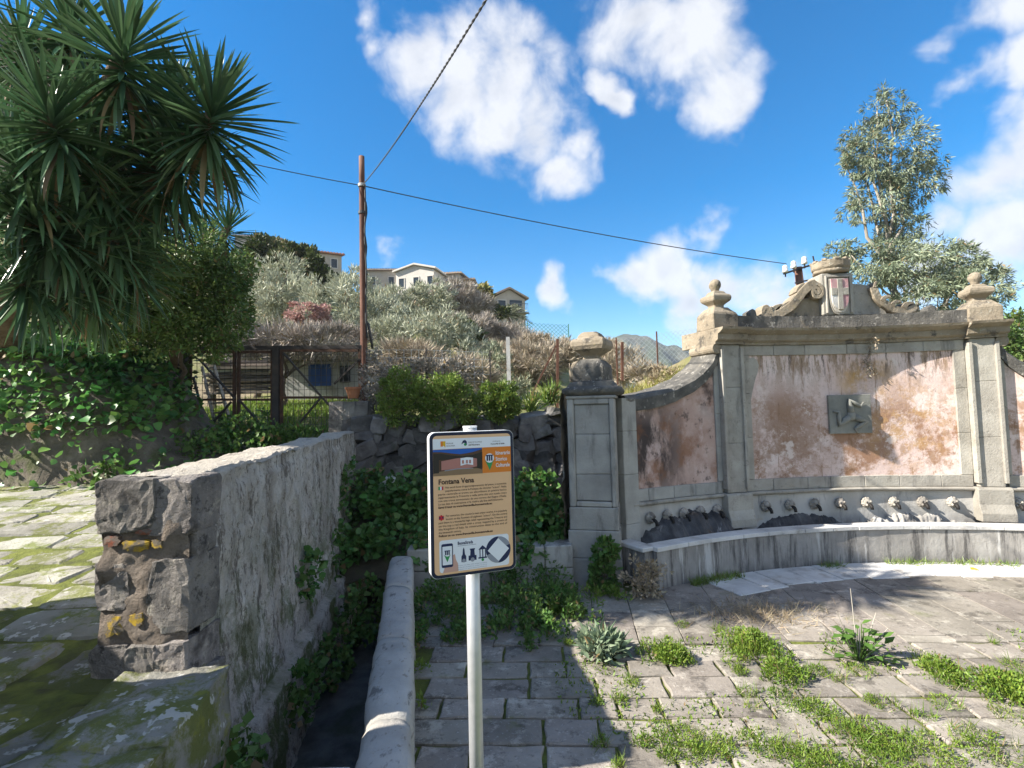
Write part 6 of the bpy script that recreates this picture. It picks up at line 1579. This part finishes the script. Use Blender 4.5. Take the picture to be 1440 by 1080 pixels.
# dry brown grass patch
c = gz(1065, 862, 0)
P = np.array([(c.x + rng.normal() * .33, c.y + rng.normal() * .2, 0) for _ in range(1500)]); V, F = leaf_arrays(P, rng.normal(size=P.shape) * .9 + np.array([0, 0, .45]), .06 + .1 * rng.random(len(P)), .05, 'blade'); o = obj('dry_grass', V, F, m_dry); meta(o, 'flattened dry brown grass patch in front of the apron', 'grass', None, 'stuff')
P = np.array([tuple(A(a, .66 + abs(rng.normal()) * .06, 0)) for a in np.concatenate([rng.uniform(-26, -19, 700), rng.uniform(-8, -5.5, 160), rng.uniform(0, 14, 500)])]); V, F = leaf_arrays(P, rng.normal(size=P.shape) * .6 + np.array([0, 0, .8]), .05 + .09 * rng.random(len(P)), .08, 'blade'); o = obj('grass', V, F, m_bush); meta(o, 'thin grass along the foot of the basin wall', 'grass', None, 'stuff')
# broad leaved plant with dry stalks
c = gz(1208, 928, 0); t = thing('leafy_plant', (c.x, c.y, 0), 'broad leaved green plant with bare dry stalks standing on the paving', 'plant')
LVm = [mesh('leaf', *(lambda s: (s[0] * np.array([.75, 1, 1]), s[1]))(SHAPES['oval']), m_broad) for _ in range(1)]
stk = MB(); pr2 = random.Random(9)
for k in range(60):
    a = pr2.uniform(0, 2 * math.pi); rr_ = pr2.uniform(.03, .26); h = pr2.uniform(.05, .3) * (1.15 - rr_ * 2)
    p = Vector((c.x + rr_ * math.cos(a), c.y + rr_ * math.sin(a) * .8, max(h, .03)))
    d = Vector((math.cos(a), math.sin(a), pr2.uniform(-.2, .7))).normalized(); s = d.cross(Vector((0, 0, 1))).normalized(); u = s.cross(d)
    m = Matrix((s, d, u)).transposed().to_4x4(); LL = pr2.uniform(.07, .12)
    o = bpy.data.objects.new('leaf', LVm[0]); COL.objects.link(o); o.parent = t; o.matrix_local = Matrix.Translation(p - wpos(t)) @ m @ Matrix.Scale(LL, 4)
    stk.tube([(c.x + .02 * math.cos(a), c.y + .02 * math.sin(a), 0), (p.x, p.y, p.z)], [.005, .003], 4)
stk.build('stems', m_weedd, t)
ds = MB()
for dx, h in ((-.28, .28), (-.16, .42), (-.02, .62), (.05, .34), (.2, .4), (.3, .26), (-.1, .3)):
    ds.tube([(c.x + dx * .15, c.y, 0), (c.x + dx * .6, c.y + .02, h * .55), (c.x + dx, c.y + .03, h)], [.006, .005, .003], 5)
ds.build('dry_stalks', m_twig, t)
# tuft on the panel where the cornice drips, fallen yellow leaf
c = A(3.0, .03, 3.0)
shrub_tree('hanging_weed', 'dry hanging weed growing from the cornice joint above the plaque', 'plant', [((c.x, c.y, c.z - .08), (.1, .05, .26)), ((c.x, c.y - .1, c.z + .28), (.06, .08, .12))], 420, .04, .35, 'oval', m_twigr, (c.x, c.y, c.z + .2), .008, shell=.2, up=-.6)
c = gz(1366, 801, .012); V, F = leaf_arrays(np.array([tuple(c)]), np.array([[1, .2, .05]]), .12, .7, 'ivy', np.array([0, 0, 1.])); o = obj('fallen_leaf', V, F, LM('yellow_leaf', (.6, .36, .03), (.7, .45, .06), .1)); meta(o, 'single fallen yellow leaf on the apron before the basin', 'leaf')

# ------------------------------------------------------------------ air
HAZE = 0.0003
if HAZE > 0:
    m = bpy.data.materials.new('haze'); m.use_nodes = True; N = m.node_tree.nodes; N.clear()
    oo = N.new('ShaderNodeOutputMaterial'); v = N.new('ShaderNodeVolumePrincipled'); v.inputs['Color'].default_value = (.75, .85, 1, 1); v.inputs['Density'].default_value = HAZE
    m.node_tree.links.new(v.outputs[0], oo.inputs['Volume'])
    hb = MB().box((0, 300, 60), (2200, 3000, 125)); o = hb.build('haze', m); o['kind'] = 'stuff'
